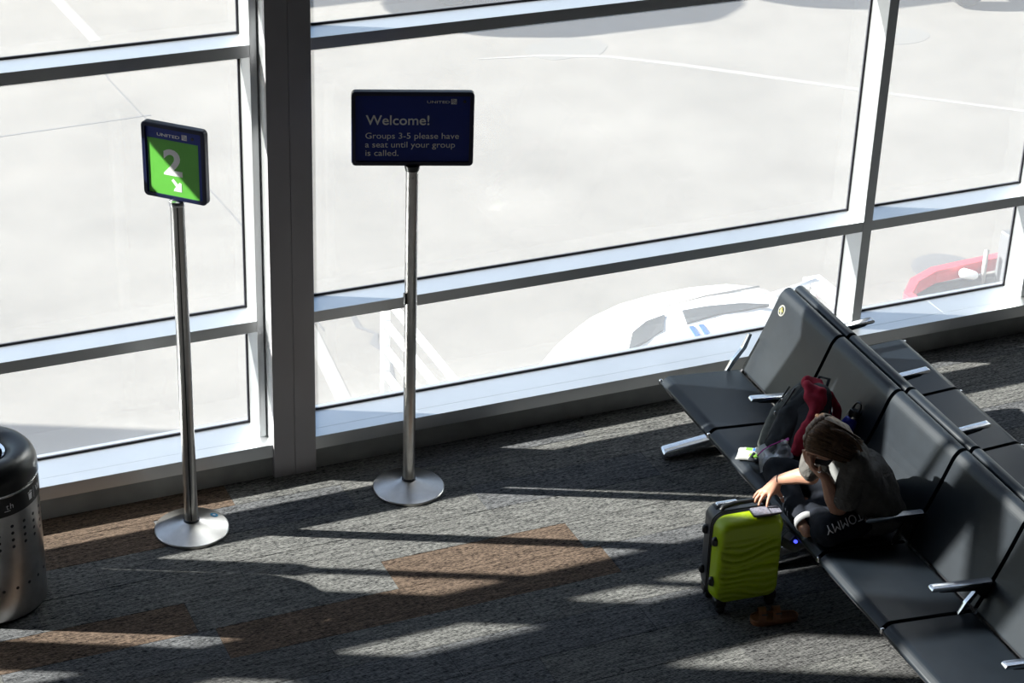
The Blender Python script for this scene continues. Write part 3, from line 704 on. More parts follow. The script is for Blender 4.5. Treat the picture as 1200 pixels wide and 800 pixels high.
# ------------------------------------------------------------------ suitcase
SA = math.radians(-5)
case = empty('suitcase', (4.567, -2.446, 0), SA); tag(case, 'upright lime green and charcoal hard-shell spinner suitcase', 'suitcase')
HW, Z0c, Z1c = 0.170, 0.055, 0.520
HH = (Z1c - Z0c) / 2; ZCc = (Z0c + Z1c) / 2
def shell(sign, depth, y_in, m, name, waves):
    nx, nz = 44, 96; bm = B(); V = []
    r = 0.065
    for j in range(nz + 1):
        row = []
        for i in range(nx + 1):
            # denser near the edges
            s = math.sin((i / nx - 0.5) * PI) ; t = math.sin((j / nz - 0.5) * PI)
            s = 0.5 * s + 0.5 * (2 * i / nx - 1); t = 0.35 * t + 0.65 * (2 * j / nz - 1)
            x = s * HW; z = t * HH
            a = abs(x) - (HW - r); b = abs(z) - (HH - r)
            if a > 0 and b > 0:
                a2 = a * math.sqrt(1 - b * b / (2 * r * r)); b2 = b * math.sqrt(1 - a * a / (2 * r * r))
                x = math.copysign(HW - r + a2, x); z = math.copysign(HH - r + b2, z)
            a = abs(x) - (HW - r); b = abs(z) - (HH - r)
            e = r - math.hypot(max(a, 0), max(b, 0)) if (a > 0 or b > 0) else r - max(a, b)
            k = min(max(e, 0) / 0.040, 1.0)
            d = depth * (1 - (1 - k) ** 2.6) ** (1 / 2.6)
            if waves:
                zt = z + HH
                g = (zt * 1.0 + 0.016 * math.sin(x * 13 + zt * 9) + 0.010 * math.sin(x * 22 - zt * 17 + 1.0)) / 0.036
                ph = g - math.floor(g); rid = math.exp(-((ph - 0.5) / 0.16) ** 2)
                fade = min(1, max(0, (e - 0.012) / 0.02)) * min(1, max(0, (0.375 - zt) / 0.03)) * min(1, max(0, (zt - 0.01) / 0.03))
                # second family of waves that crosses the first
                d -= 0.0100 * rid * fade
                g2 = (zt - 0.10 * x + 0.02 * math.sin(x * 9 + 2)) / 0.117
                ph2 = g2 - math.floor(g2); d += 0.005 * math.sin(ph2 * 2 * PI) * fade
            else:
                g = z / 0.024; d -= 0.003 * max(0, math.sin(g * 2 * PI)) * min(1, max(0, (e - .03) / .02))
            row.append(bm.verts.new((x, sign * (y_in + d), ZCc + z)))
        V.append(row)
    for j in range(nz):
        for i in range(nx): bm.faces.new((V[j][i], V[j][i + 1], V[j + 1][i + 1], V[j + 1][i]))
    return obj(name, bm, m, case, 60)
fs = shell(-1, 0.088, 0.014, MAT['lime'], 'front_shell', True); fs['label'] = 'lime green front shell with moulded wavy ridges'
bs = shell(1, 0.112, 0.014, MAT['caseblack'], 'back_shell', False); bs['label'] = 'charcoal grey back shell'
rr = rrect(2 * HW - 0.004, 2 * HH - 0.004, 0.064, 8, 0, ZCc)
bm = B(); prism(bm, rr, 'y', -0.0145, 0.0145); obj('gusset', bm, MAT['blackplastic'], case, 40)
for yy_ in (-0.013, 0.0, 0.013):
    bm = B(); tube(bm, [(p[0] * 1.004, yy_, ZCc + (p[1] - ZCc) * 1.003) for p in rrect(2 * HW, 2 * HH, 0.065, 8, 0, ZCc)], 0.0028, 6, closed=True); obj('zip', bm, MAT['blackplastic'], case, 60)
for yy_ in (-0.05, 0.065):
    for zz_ in (0.175, 0.40):
        bm = B(); capsule(bm, (-HW - 0.001, yy_ * 1.0, zz_ + .008), 0.017, (-HW - 0.001, yy_, zz_ - .008), 0.017, 3); obj('side_foot', bm, MAT['blackplastic'], case, 'all')
# carry handle on top and its silver trolley grip behind it
bm = B(); tube(bm, [(-0.115, 0.028, Z1c - 0.002), (-0.105, 0.028, Z1c + 0.016), (-0.05, 0.028, Z1c + 0.026), (0.05, 0.028, Z1c + 0.026), (0.105, 0.028, Z1c + 0.016), (0.115, 0.028, Z1c - 0.002)], [0.014, 0.013, 0.011, 0.011, 0.013, 0.014], 12); obj('carry_handle', bm, MAT['blackplastic'], case, 60)
bm = B(); box(bm, (-0.125, 0.054, Z1c - 0.006), (-0.01, 0.092, Z1c + 0.012), 0.012, 4); obj('trolley_grip', bm, MAT['chrome'], case, 60)['label'] = 'silver trolley grip set in the top'
bm = B(); box(bm, (-0.135, 0.046, Z1c - 0.012), (0.135, 0.098, Z1c - 0.002), 0.006, 2); obj('grip_housing', bm, MAT['blackplastic'], case, 60)
for sx in (-1, 1):
    for sy in (-1, 1):
        cx0, cy0 = sx * 0.130, sy * 0.068
        bm = B(); box(bm, (cx0 - 0.030, cy0 - 0.026, 0.040), (cx0 + 0.030, cy0 + 0.026, 0.090), 0.010, 3); hs = obj('wheel_housing', bm, MAT['blackplastic'], case, 60)
        for off in (-0.011, 0.011):
            bm = B(); lathe(bm, [(0, -0.007), (0.017, -0.007), (0.022, -0.004), (0.0235, 0), (0.022, 0.004), (0.017, 0.007), (0, 0.007)], 24)
            bmesh.ops.transform(bm, matrix=Matrix.Translation((cx0 + 0.004, cy0 + off, 0.0235)) @ Matrix.Rotation(PI / 2, 4, 'X'), verts=bm.verts)
            obj('wheel', bm, MAT['caseblack'], hs, 60)
# phone lying on the case
ph = empty('smartphone', (4.567, -2.446, 0), SA)
ph.location = (4.640, -2.502, 0.5245); ph.rotation_euler = (math.radians(2), 0, math.radians(-6)); tag(ph, 'phone in black case lying on the suitcase under fingertips', 'phone')
bm = B(); prism(bm, rrect(0.148, 0.072, 0.010, 5), 'z', 0, 0.009, 0.002, 2); obj('phone_case', bm, MAT['blackplastic'], ph, 40)
bm = B(); prism(bm, rrect(0.140, 0.064, 0.008, 5), 'z', 0.0085, 0.0096); obj('screen', bm, MAT['screen'], ph)
bm = B(); box(bm, (0.015, -0.030, 0.0095), (0.019, 0.030, 0.0099)); obj('screen_divider', bm, MAT['blackplastic'], ph)

# sandal on the carpet
sd = empty('sandal', (4.650, -2.655, 0), math.radians(-12)); tag(sd, 'brown two-strap sandal on the carpet behind the suitcase wheels', 'sandal')
sole = [(-0.118, 0.0), (-0.110, 0.030), (-0.075, 0.047), (-0.03, 0.043), (0.02, 0.034), (0.07, 0.034), (0.105, 0.030), (0.120, 0.012), (0.120, -0.010), (0.105, -0.028), (0.07, -0.033), (0.02, -0.036), (-0.03, -0.043), (-0.08, -0.046), (-0.110, -0.030)]
bm = B(); prism(bm, round_poly(sole, 0.02, 3), 'z', 0.0, 0.022, 0.004, 2); obj('sole', bm, MAT['sandal'], sd, 40)
bm = B(); tube(bm, [(p[0] * .98, p[1] * .96, 0.024) for p in round_poly(sole, 0.02, 2)], 0.004, 8, closed=True); obj('footbed_rim', bm, MAT['sandal'], sd, 'all')
for x in (-0.062, 0.008):
    bm = B(); V = []
    for i in range(13):
        a = PI * i / 12; yy_ = 0.046 * math.cos(a); zz_ = 0.014 + 0.056 * math.sin(a) ** 0.7
        V.append([bm.verts.new((x + dx + 0.01 * math.cos(a), yy_ * 1.02 + 0 * dx, zz_ + q)) for dx, q in ((-0.019, 0), (0.019, 0), (0.019, 0.003), (-0.019, 0.003))])
    for A, D in zip(V, V[1:]):
        for k in range(4): bm.faces.new((A[k], A[(k + 1) % 4], D[(k + 1) % 4], D[k]))
    bm.faces.new(V[0]); bm.faces.new(V[-1][::-1])
    s_ = obj('strap', bm, MAT['sandal'], sd, 50)
    bm = B(); box(bm, (x - 0.013, -0.036, 0.050), (x + 0.017, -0.024, 0.062), 0.002, 1); obj('buckle', bm, MAT['darksteel'], s_)

# ------------------------------------------------------------------ things on the seats (in the frame of the near seating)
def seat_space(name, u, v, z, rot=(0, 0, 0)):
    e = empty(name); e.matrix_world = Matrix.Translation(W(u, v, z)) @ Matrix.Rotation(RZ, 4, 'Z') @ Euler(rot).to_matrix().to_4x4()
    return e
# local axes: x = towards the back (v), y = -u
def L(u, v, z, root_uvz): return Vector((v - root_uvz[1], -(u - root_uvz[0]), z - root_uvz[2]))

# backpack: leaning into the seat
PR = (0.90, 0.26, 0.43)
pack = seat_space('backpack', *PR); tag(pack, 'dark grey backpack leaning in the second seat', 'backpack')
bm = B()
def pk(a, w_, t, r):   # a along the bag height 0..1, w across, t thickness offset
    base = Vector((0.78, 0.0, 0)); lo = Vector((0.995, 0.215, 0.52)); hi = Vector((0.915, 0.40, 0.755))
    p = lo + (hi - lo) * a; wd = Vector((0.88, 0.30, 0.10)).normalized(); nd = (hi - lo).normalized().cross(wd).normalized()
    q = p + wd * w_ + nd * t
    return (L(q.x, q.y, q.z, PR), r)
hull(bm, [pk(0, -.075, 0, .070), pk(0, .075, 0, .070), pk(.55, -.08, 0, .078), pk(.55, .08, 0, .078), pk(1.0, -.045, 0, .060), pk(1.0, .045, 0, .060)], 3)
remesh('body', bm, MAT['packblack'], pack, 0.007, 3, 0.006, 9, 3)
# front pocket panels in grey cloth with zips
for nm, aw, off, mt in (('front_pocket', -0.070, -0.040, 'packgrey'), ('side_panel', -0.015, -0.052, 'packblack')):
    bm = B(); hull(bm, [pk(-.05, aw, off, .048), pk(.45, aw - .015, off, .052), pk(.92, aw + .02, off * .6, .040), pk(.2, aw + .05, off, .045)], 3)
    remesh(nm, bm, MAT[mt], pack, 0.006, 2, 0.005, 14, 5)
bm = B(); tube(bm, [pk(a, -.105 + .03 * abs(a - .45), -.076, 0)[0] for a in (-.05, .1, .25, .5, .75, .92)], 0.005, 8); obj('zip', bm, MAT['blackplastic'], pack, 'all')
bm = B(); tube(bm, [pk(a, -.055 + .03 * abs(a - .45), -.092, 0)[0] for a in (-.05, .1, .25, .5, .75, .92)], 0.005, 8); obj('zip', bm, MAT['blackplastic'], pack, 'all')
for a in (.42, .66):
    bm = B(); p = pk(a, -.075, -.094, 0)[0]; box(bm, p - Vector((.004, .004, .011)), p + Vector((.004, .004, .011)), .003, 2); obj('zip_pull', bm, MAT['chrome'], pack, 50)
bm = B(); tube(bm, [pk(-.30, -.10, -.05, 0)[0], pk(-.42, -.09, -.07, 0)[0], pk(-.40, -.04, -.08, 0)[0], pk(-.25, -.02, -.07, 0)[0]], 0.010, 8); obj('strap', bm, MAT['packblack'], pack, 'all')
bm = B(); tube(bm, [pk(1.02, -.04, .02, 0)[0], pk(1.30, -.03, .02, 0)[0], pk(1.32, .03, .02, 0)[0], pk(1.02, .05, .02, 0)[0]], 0.008, 8); obj('grab_loop', bm, MAT['packblack'], pack, 'all')

# crimson jacket stuffed over the bag
JR = (1.0, 0.45, 0.6)
jk = seat_space('jacket', *JR); tag(jk, 'crumpled crimson jacket with navy lining draped over the backpack', 'jacket')
bm = B()
def jl(u, v, z): return L(u, v, z, JR)
hull(bm, [(jl(.885, .375, .815), .022), (jl(.895, .44, .785), .030), (jl(.95, .42, .76), .040), (jl(.98, .37, .72), .035)], 2)
hull(bm, [(jl(.94, .345, .825), .026), (jl(1.00, .385, .80), .032), (jl(1.045, .345, .755), .036), (jl(.99, .41, .70), .04)], 2)
hull(bm, [(jl(1.05, .345, .75), .034), (jl(1.11, .27, .67), .034), (jl(1.12, .22, .58), .034)], 2)
hull(bm, [(jl(.90, .45, .775), .026), (jl(.92, .49, .72), .028)], 2)
remesh('cloth', bm, MAT['redcloth'], jk, 0.006, 3, 0.016, 13, 9)
bm = B(); tube(bm, [jl(.90, .46, .77), jl(.915, .50, .725), jl(.94, .525, .67), jl(.955, .53, .60), jl(.95, .50, .53)], [.018, .020, .020, .020, .018], 12)
remesh('sleeve', bm, MAT['redcloth'], jk, 0.005, 2, 0.012, 16, 2)
bm = B(); hull(bm, [(jl(.93, .48, .70), .02), (jl(.94, .475, .62), .028), (jl(.97, .45, .55), .03), (jl(1.0, .44, .60), .025)], 2)
remesh('lining', bm, MAT['navycloth'], jk, 0.006, 2, 0.008, 16, 4)

# bottle
bt = seat_space('water_bottle', 1.035, 0.468, 0.428, (0, math.radians(24), 0)); bt.scale = (1.08, 1.08, 1.14); tag(bt, 'cobalt blue metal bottle with black loop cap behind the person', 'bottle')
bm = B(); lathe(bm, [(0, 0), (0.034, 0), (0.036, 0.004), (0.036, 0.185), (0.030, 0.205), (0.022, 0.214), (0, 0.214)], 40); obj('body', bm, MAT['bottle'], bt, 35)
bm = B(); lathe(bm, [(0, 0.213), (0.022, 0.213), (0.022, 0.224), (0, 0.224)], 32); obj('neck', bm, MAT['chrome'], bt, 35)
bm = B(); lathe(bm, [(0, 0.223), (0.026, 0.223), (0.027, 0.228), (0.027, 0.248), (0.024, 0.252), (0, 0.252)], 32); obj('cap', bm, MAT['blackplastic'], bt, 35)
bm = B(); tube(bm, [(0, -0.024, 0.245), (0, -0.026, 0.268), (0, -0.016, 0.284), (0, 0, 0.289), (0, 0.016, 0.284), (0, 0.026, 0.268), (0, 0.024, 0.245)], 0.005, 8); obj('carry_loop', bm, MAT['blackplastic'], bt, 'all')

# packet of wipes and zip bag
def pillow(w, h, t, n=14, crinkle=0.0, seed=0):
    bm = B(); T = []; Bt = []
    for j in range(n + 1):
        a = []; b = []
        for i in range(n + 1):
            s = 2 * i / n - 1; q = 2 * j / n - 1
            th = t / 2 * (max(0, 1 - s ** 4) * max(0, 1 - q ** 6)) ** 0.6
            pin = 1 - 0.05 * (1 - q * q); x = s * w / 2; y = q * h / 2 * (1 - 0.04 * (1 - s * s))
            c_ = crinkle * noise.noise(Vector((x * 30 + seed, y * 30, seed)))
            a.append(bm.verts.new((x * pin, y, th + c_ + 0.001)))
            b.append(a[-1] if (i in (0, n) or j in (0, n)) else bm.verts.new((x * pin, y, -th * 0.5 + c_ * 0.3)))
        T.append(a); Bt.append(b)
    for j in range(n):
        for i in range(n):
            bm.faces.new((T[j][i], T[j][i + 1], T[j + 1][i + 1], T[j + 1][i]))
            q = (Bt[j][i], Bt[j + 1][i], Bt[j + 1][i + 1], Bt[j][i + 1])
            if len(set(q)) >= 3 and not all(v in (T[j][i], T[j][i + 1], T[j + 1][i + 1], T[j + 1][i]) for v in q): bm.faces.new(q)
    return bm
wp = seat_space('wipes_packet', 0.905, 0.078, 0.450, (math.radians(8), math.radians(-6), math.radians(-38))); tag(wp, 'white and green packet of wipes on the seat edge', 'packet')
obj('packet', pillow(0.125, 0.095, 0.035, 16, 0.004, 3), MAT['wipewhite'], wp, 'all')
bm = B(); box(bm, (-0.030, 0.000, 0.0165), (0.034, 0.032, 0.0225), 0.004, 2); obj('lid_label', bm, MAT['wipewhite'], wp, 40)
bm = B(); box(bm, (-0.018, 0.006, 0.0225), (0.014, 0.028, 0.0232)); obj('print', bm, MAT['wipegreen'], wp)
bm = B(); box(bm, (0.018, 0.004, 0.0225), (0.030, 0.028, 0.0232)); obj('print', bm, MAT['blueprint'], wp)
bm = B(); box(bm, (0.004, -0.040, 0.010), (0.052, -0.008, 0.0225), 0.009, 3); obj('print', bm, MAT['wipegreen'], wp, 50)['label'] = 'lime green end of the packet'

zb = seat_space('zip_bag', 1.045, 0.140, 0.530, (math.radians(25), math.radians(-35), math.radians(-30))); tag(zb, 'clear plastic bag with magenta zip beside the wipes', 'plastic bag')
obj('bag_film', pillow(0.19, 0.16, 0.05, 22, 0.012, 8), MAT['bag'], zb, 'all')
bm = B(); tube(bm, [(-0.085, 0.015, 0.018), (-0.04, 0.020, 0.034), (0.01, 0.022, 0.037), (0.05, 0.024, 0.032), (0.092, 0.030, 0.016)], 0.0032, 6); obj('zip_seal', bm, MAT['magenta'], zb, 'all')
bm = B(); box(bm, (0.06, 0.018, 0.018), (0.098, 0.040, 0.022), 0.001, 1); obj('zip_end', bm, MAT['magenta'], zb)
rg = random.Random(4)
for k in range(12):
    bm = B(); p = Vector((rg.uniform(-.06, .07), rg.uniform(-.06, .05), rg.uniform(0.002, .016))); capsule(bm, p, .015, p + Vector((rg.uniform(-.03, .03), rg.uniform(-.02, .02), 0)), .012, 2)
    obj('wrapped_item', bm, MAT['tissue'] if k % 4 else MAT['packgrey'], zb, 'all')
# ------------------------------------------------------------------ the person
HR = (1.58, 0.33, 0.43)
person = seat_space('person', *HR); tag(person, 'person in grey t-shirt sitting cross-legged, head bowed into one hand, other hand on the suitcase', 'person')
def q_(p): return L(p[0], p[1], p[2], HR)
def hl(bm, items, sub=2): hull(bm, [(q_(p), r) for p, r in items], sub)
HC = Vector((1.655, 0.045, 0.955))
HF = Vector((0.04, -0.66, -0.75)).normalized(); HS = Vector((1, 0.03, 0.03)); HS = (HS - HF * HS.dot(HF)).normalized(); HU = HF.cross(HS).normalized()
if HU.z < 0: HU = -HU
def hp(f, s, u): v = HC + HF * f + HS * s + HU * u; return (v.x, v.y, v.z)
bm = B()
# torso core, neck
hl(bm, [((1.49, .37, .52), .085), ((1.68, .38, .52), .085), ((1.60, .26, .72), .085)])
hl(bm, [((1.52, .22, .74), .07), ((1.68, .23, .74), .07), ((1.47, .15, .855), .043), ((1.735, .175, .855), .043), ((1.61, .165, .88), .045)])
hl(bm, [((1.615, .165, .89), .047), (hp(-.035, 0, -.05), .045)])
# cranium, face, jaw, ears
hl(bm, [(hp(-.020, 0, .022), .080), (hp(.012, 0, .020), .074), (hp(.020, 0, -.015), .066)], 3)
hl(bm, [(hp(.030, .028, -.012), .044), (hp(.030, -.028, -.012), .044), (hp(.052, 0, -.082), .022), (hp(.010, .036, -.058), .026), (hp(.010, -.036, -.058), .026), (hp(.056, 0, .035), .035)], 3)
hl(bm, [(hp(.082, 0, .004), .007), (hp(.101, 0, -.028), .010), (hp(.088, .010, -.034), .008), (hp(.088, -.010, -.034), .008)])
hl(bm, [(hp(.076, .030, .020), .008), (hp(.080, -.030, .020), .008)])
for s in (-1, 1): hl(bm, [(hp(-.008, s * .076, -.002), .013), (hp(-.004, s * .074, -.028), .009)])
# arms
def limb(bm, pts):
    for (a, ra), (b, rb) in zip(pts, pts[1:]): hl(bm, [(a, ra), (b, rb)])
LW = Vector(hp(.128, .035, -.115)); LW = (LW.x, LW.y, LW.z)
limb(bm, [((1.745, .175, .855), .045), ((1.71, .13, .612), .040)])
limb(bm, [((1.71, .125, .607), .040), ((1.70, .095, .67), .041), (LW, .024)])
RWr = (1.415, -.043, .625)
limb(bm, [((1.46, .145, .855), .045), ((1.545, .062, .705), .039)])
limb(bm, [((1.545, .062, .70), .039), ((1.50, .03, .685), .040), (RWr, .024)])
# left hand over the eyes, thumb towards the camera side
def hv(p): return Vector(p)
hl(bm, [(LW, .023), (hp(.128, -.012, -.045), .014), (hp(.120, .030, -.050), .015), (hp(.126, .010, -.075), .019)])
for s0, s1, l in ((-.022, -.036, .040), (-.008, -.014, .052), (.008, .008, .050), (.024, .028, .040)):
    limb(bm, [(hp(.126, s0, -.045), .0105), (hp(.122, (s0 + s1) / 2, -.012), .0090), (hp(.108, s1, -.012 + l * .55), .0082), (hp(.093, s1, -.005 + l), .0072)])
limb(bm, [(hp(.126, .034, -.080), .013), (hp(.122, .056, -.050), .010), (hp(.104, .062, -.022), .0085)])
# right hand spread on the phone
hl(bm, [(RWr, .023), ((1.466, -.098, .590), .0125), ((1.447, -.112, .591), .0125), ((1.422, -.115, .588), .0125), ((1.455, -.062, .592), .015)])
for a, b, c, d in (((1.466, -.100, .588), (1.482, -.118, .572), (1.490, -.126, .555), (1.494, -.129, .5415)),
                   ((1.450, -.112, .589), (1.460, -.138, .578), (1.466, -.153, .560), (1.469, -.160, .5415)),
                   ((1.434, -.116, .588), (1.437, -.142, .577), (1.441, -.160, .560), (1.443, -.168, .540)),
                   ((1.418, -.112, .587), (1.412, -.135, .576), (1.414, -.152, .561), (1.416, -.163, .542))):
    limb(bm, [(a, .0105), (b, .0092), (c, .0082), (d, .0070)])
limb(bm, [((1.452, -.060, .588), .014), ((1.474, -.048, .570), .0105), ((1.486, -.042, .548), .0088)])
# shins, ankles, feet (cross-legged)
limb(bm, [((1.30, .06, .500), .04), ((1.56, .02, .478), .034), ((1.645, .010, .462), .027)])
hl(bm, [((1.635, .020, .464), .028), ((1.655, .05, .462), .024), ((1.715, .11, .452), .018), ((1.69, .09, .452), .018)])
limb(bm, [((1.70, .10, .495), .04), ((1.46, .10, .470), .030)])
hl(bm, [((1.46, .11, .468), .030), ((1.44, .15, .462), .028), ((1.36, .10, .452), .018), ((1.37, .14, .452), .018)])
skin = remesh('body', bm, MAT['skin'], person, 0.0042, 3, 0.0, smooth_f=0.45)
# t-shirt
bm = B()
hl(bm, [((1.47, .385, .525), .098), ((1.70, .395, .525), .098), ((1.50, .30, .50), .09), ((1.68, .30, .50), .09), ((1.60, .345, .70), .100), ((1.50, .24, .74), .085), ((1.70, .25, .74), .085)], 3)
hl(bm, [((1.50, .215, .75), .088), ((1.70, .23, .75), .088), ((1.465, .155, .858), .056), ((1.74, .18, .862), .056), ((1.60, .24, .83), .075), ((1.612, .165, .892), .052)], 3)
limb(bm, [((1.742, .178, .862), .060), ((1.728, .150, .70), .066), ((1.726, .148, .675), .069)])
limb(bm, [((1.462, .150, .86), .060), ((1.515, .085, .765), .064), ((1.530, .068, .735), .064)])
shirt = remesh('tshirt', bm, MAT['shirt'], person, 0.006, 4, 0.011, 11, 1)
# trousers
bm = B()
hl(bm, [((1.48, .37, .525), .092), ((1.68, .375, .525), .092)], 3)
hl(bm, [((1.67, .34, .520), .090), ((1.735, .075, .520), .076)], 3)
hl(bm, [((1.735, .075, .515), .07), ((1.705, .045, .490), .050)], 3)
hl(bm, [((1.49, .34, .520), .090), ((1.19, .085, .520), .074)], 3)
hl(bm, [((1.735, .075, .515), .074), ((1.62, .09, .500), .062), ((1.50, .10, .480), .048)], 3)
hl(bm, [((1.19, .085, .515), .072), ((1.36, .055, .500), .062), ((1.555, .025, .480), .046)], 3)
hl(bm, [((1.42, .2, .48), .048), ((1.66, .2, .48), .048), ((1.5, .12, .47), .04)], 2)
pants = remesh('trousers', bm, MAT['pants'], person, 0.006, 4, 0.009, 12, 6)
def band(name, c, d, r, w, m):
    bm = B(); d = Vector(d).normalized(); a = d.orthogonal().normalized(); b = d.cross(a); V = []
    for k in range(28):
        t = 2 * PI * k / 28; e = a * math.cos(t) + b * math.sin(t); rr = r * (1 + .05 * math.sin(3 * t))
        V.append([bm.verts.new(q_(Vector(c) + e * q + d * z)) for q, z in ((rr, -w), (rr * 1.03, 0), (rr, w), (rr - .004, w), (rr - .004, -w))])
    for k in range(28):
        A, D = V[k], V[(k + 1) % 28]
        for i in range(5): bm.faces.new((A[i], A[(i + 1) % 5], D[(i + 1) % 5], D[i]))
    return obj(name, bm, m, person, 'all')
band('cuff', (1.600, .026, .486), (1, -.2, -.15), .050, .020, MAT['whitefabric'])['label'] = 'white trouser cuff'
# lettering on the left thigh, laid onto the cloth
bvh = BVHTree.FromPolygons([v.co[:] for v in pants.data.vertices], [p.vertices[:] for p in pants.data.polygons])
def lay_on(bvh, name, me, centre, right, up, ray, w, h, m, off=0.0018, bow=0.0):
    xs = [v.co.x for v in me.vertices]; ys = [v.co.y for v in me.vertices]; x0, x1, y0, y1 = min(xs), max(xs), min(ys), max(ys)
    bm = bmesh.new(); bm.from_mesh(me); bpy.data.meshes.remove(me)
    bmesh.ops.triangulate(bm, faces=bm.faces[:])
    for _ in range(2): bmesh.ops.subdivide_edges(bm, edges=[e for e in bm.edges if e.calc_length() > 0.12], cuts=1)
    bad = []
    for v in bm.verts:
        s = (v.co.x - x0) / (x1 - x0) - .5; t = (v.co.y - y0) / (y1 - y0) - .5
        o_ = centre + right * s * w + up * (t * h + bow * (s * s)) - ray * 0.6
        hit = bvh.ray_cast(o_, ray, 1.5)
        if hit[0] is None: bad.append(v)
        else: v.co = hit[0] - ray * off
    bmesh.ops.delete(bm, geom=bad, context='VERTS')
    return obj(name, bm, m, person)
Rl = Matrix.Rotation(-RZ, 3, 'Z')
camr, camu, camw = Rl @ _r, Rl @ _u, Rl @ _w
ang = math.radians(20)
rt = (camr * math.cos(ang) + camu * math.sin(ang)); upv = (camu * math.cos(ang) - camr * math.sin(ang))
lay_on(bvh, 'lettering', text_mesh('TOMMY', 0.0), q_((1.755, .135, .558)), -rt, -upv, camw, 0.195, 0.044, MAT['lettering'])
sb = BVHTree.FromPolygons([v.co[:] for v in shirt.data.vertices], [p.vertices[:] for p in shirt.data.polygons])
# pale patch on the shirt front
bm = B(); n = 14; V = []
for j in range(n + 1):
    row = []
    for i in range(n + 1):
        s = i / n - .5; t = j / n - .5
        o_ = q_((1.650 + s * .115, -.25, .745 + t * .15)); hit = sb.ray_cast(o_, Vector((1, 0, 0)), 1.0)
        row.append(bm.verts.new(hit[0] - Vector((.0025, 0, 0))) if hit[0] is not None and hit[0].x < -0.02 else None)
    V.append(row)
for j in range(n):
    for i in range(n):
        qd = (V[j][i], V[j][i + 1], V[j + 1][i + 1], V[j + 1][i])
        if all(qd): bm.faces.new(qd)
sp = obj('shirt_patch', bm, MAT['patchgrey'], person, 'all'); sp['label'] = 'pale patch on the shirt front'
# face mask, straps, earring, eyes, mouth, hair
bm = B(); hl(bm, [(hp(.060, .026, -.030), .026), (hp(.060, -.026, -.030), .026), (hp(.090, 0, -.034), .018), (hp(.066, 0, -.078), .026), (hp(.035, .040, -.050), .018), (hp(.035, -.040, -.050), .018)], 3)
remesh('face_mask', bm, MAT['mask'], person, 0.004, 3)
for s in (-1, 1):
    bm = B(); tube(bm, [q_(hp(.050, s * .062, -.030)), q_(hp(.022, s * .078, -.018)), q_(hp(-.010, s * .086, .006))], 0.0018, 6); obj('mask_strap', bm, MAT['mask'], person, 'all')
    bm = B(); bmesh.ops.create_uvsphere(bm, u_segments=14, v_segments=10, radius=.0115, matrix=Matrix.Translation(q_(hp(.068, s * .030, .006)))); e_ = obj('eye', bm, MAT['eye'], person, 'all')
    bm = B(); bmesh.ops.create_uvsphere(bm, u_segments=10, v_segments=8, radius=.0055, matrix=Matrix.Translation(q_(hp(.0755, s * .030, .005)))); obj('iris', bm, MAT['iris'], e_, 'all')
    bm = B(); tube(bm, [q_(hp(.078, s * .016, .024)), q_(hp(.080, s * .032, .029)), q_(hp(.070, s * .046, .023))], [.0025, .003, .0015], 6); obj('eyebrow', bm, MAT['hair'], person, 'all')
    bm = B(); bmesh.ops.create_uvsphere(bm, u_segments=10, v_segments=8, radius=.0045, matrix=Matrix.Translation(q_(hp(.002, s * .082, -.038)))); obj('earring', bm, MAT['ring'], person, 'all')
# rings, bracelet
def ring(name, c, d, r, t, m):
    bm = B(); d = Vector(d).normalized(); a = d.orthogonal().normalized(); b = d.cross(a)
    tube(bm, [q_(Vector(c) + (a * math.cos(2 * PI * k / 20) + b * math.sin(2 * PI * k / 20)) * r) for k in range(20)], t, 6, closed=True); obj(name, bm, m, person, 'all')
ring('ring', (1.478, -.046, .566), (.4, .2, -.9), .0105, .0020, MAT['ring'])
ring('ring', hp(.115, .060, -.035), HU, .0098, .0018, MAT['ring'])
ring('bracelet', (1.425, -.036, .632), (-.8, -.5, -.4), .0262, .0022, MAT['mask'])
# hair: cap plus combed locks from a centre-left parting
bm = B()
hl(bm, [(hp(-.028, 0, .024), .084), (hp(.000, 0, .032), .077)], 3)
hl(bm, [(hp(-.035, .020, .00), .082), (hp(-.040, -.020, .00), .080), (hp(-.060, 0, -.045), .066)], 3)
cap = remesh('hair', bm, MAT['hair'], person, 0.005, 3, 0.004, 30, 3)
rg = random.Random(11)
bm = B()
part_pts = [(.078, .062), (.052, .096), (.010, .119), (-.040, .117), (-.078, .096)]   # (f,u) along the parting
def interp(t):
    x = t * (len(part_pts) - 1); i = min(int(x), len(part_pts) - 2); f = x - i
    return [part_pts[i][k] * (1 - f) + part_pts[i + 1][k] * f for k in (0, 1)]
ps = 0.008
for side in (-1, 1):
    for k in range(150):
        t = rg.random() ** 0.9; f0, u0 = interp(t)
        back = min(1, t * 1.15)
        jit = rg.uniform(-.006, .006)
        pts = []
        # sweep down over the side of the head towards the nape
        Ln = rg.uniform(.75, 1.15); N = 9
        for i in range(N):
            a = i / (N - 1) * Ln
            th = a * 1.75
            s = ps * (1 - a) + side * .094 * math.sin(min(th, 1.62)) * (1 - 0.08 * back)
            drop = 1 - math.cos(min(th, 1.7))
            fb = f0 * (1 - .55 * a) - .055 * a * (0.5 + back) + jit
            u = u0 * (1 - drop * .95) - .072 * max(0, a - .35) - .02 * a
            lift = .004 * math.sin(k * 1.7) + .002
            s += side * lift
            v = Vector(hp(fb, s, u))
            v.z -= 0.045 * max(0, a - .6) ** 1.3; v.y += 0.03 * max(0, a - .7)
            pts.append(q_(v))
        r0 = rg.uniform(.0035, .0062)
        tube(bm, pts, [r0 * (.55 + .75 * math.sin(PI * min(1, (i + 1.2) / N))) for i in range(N)], 6)
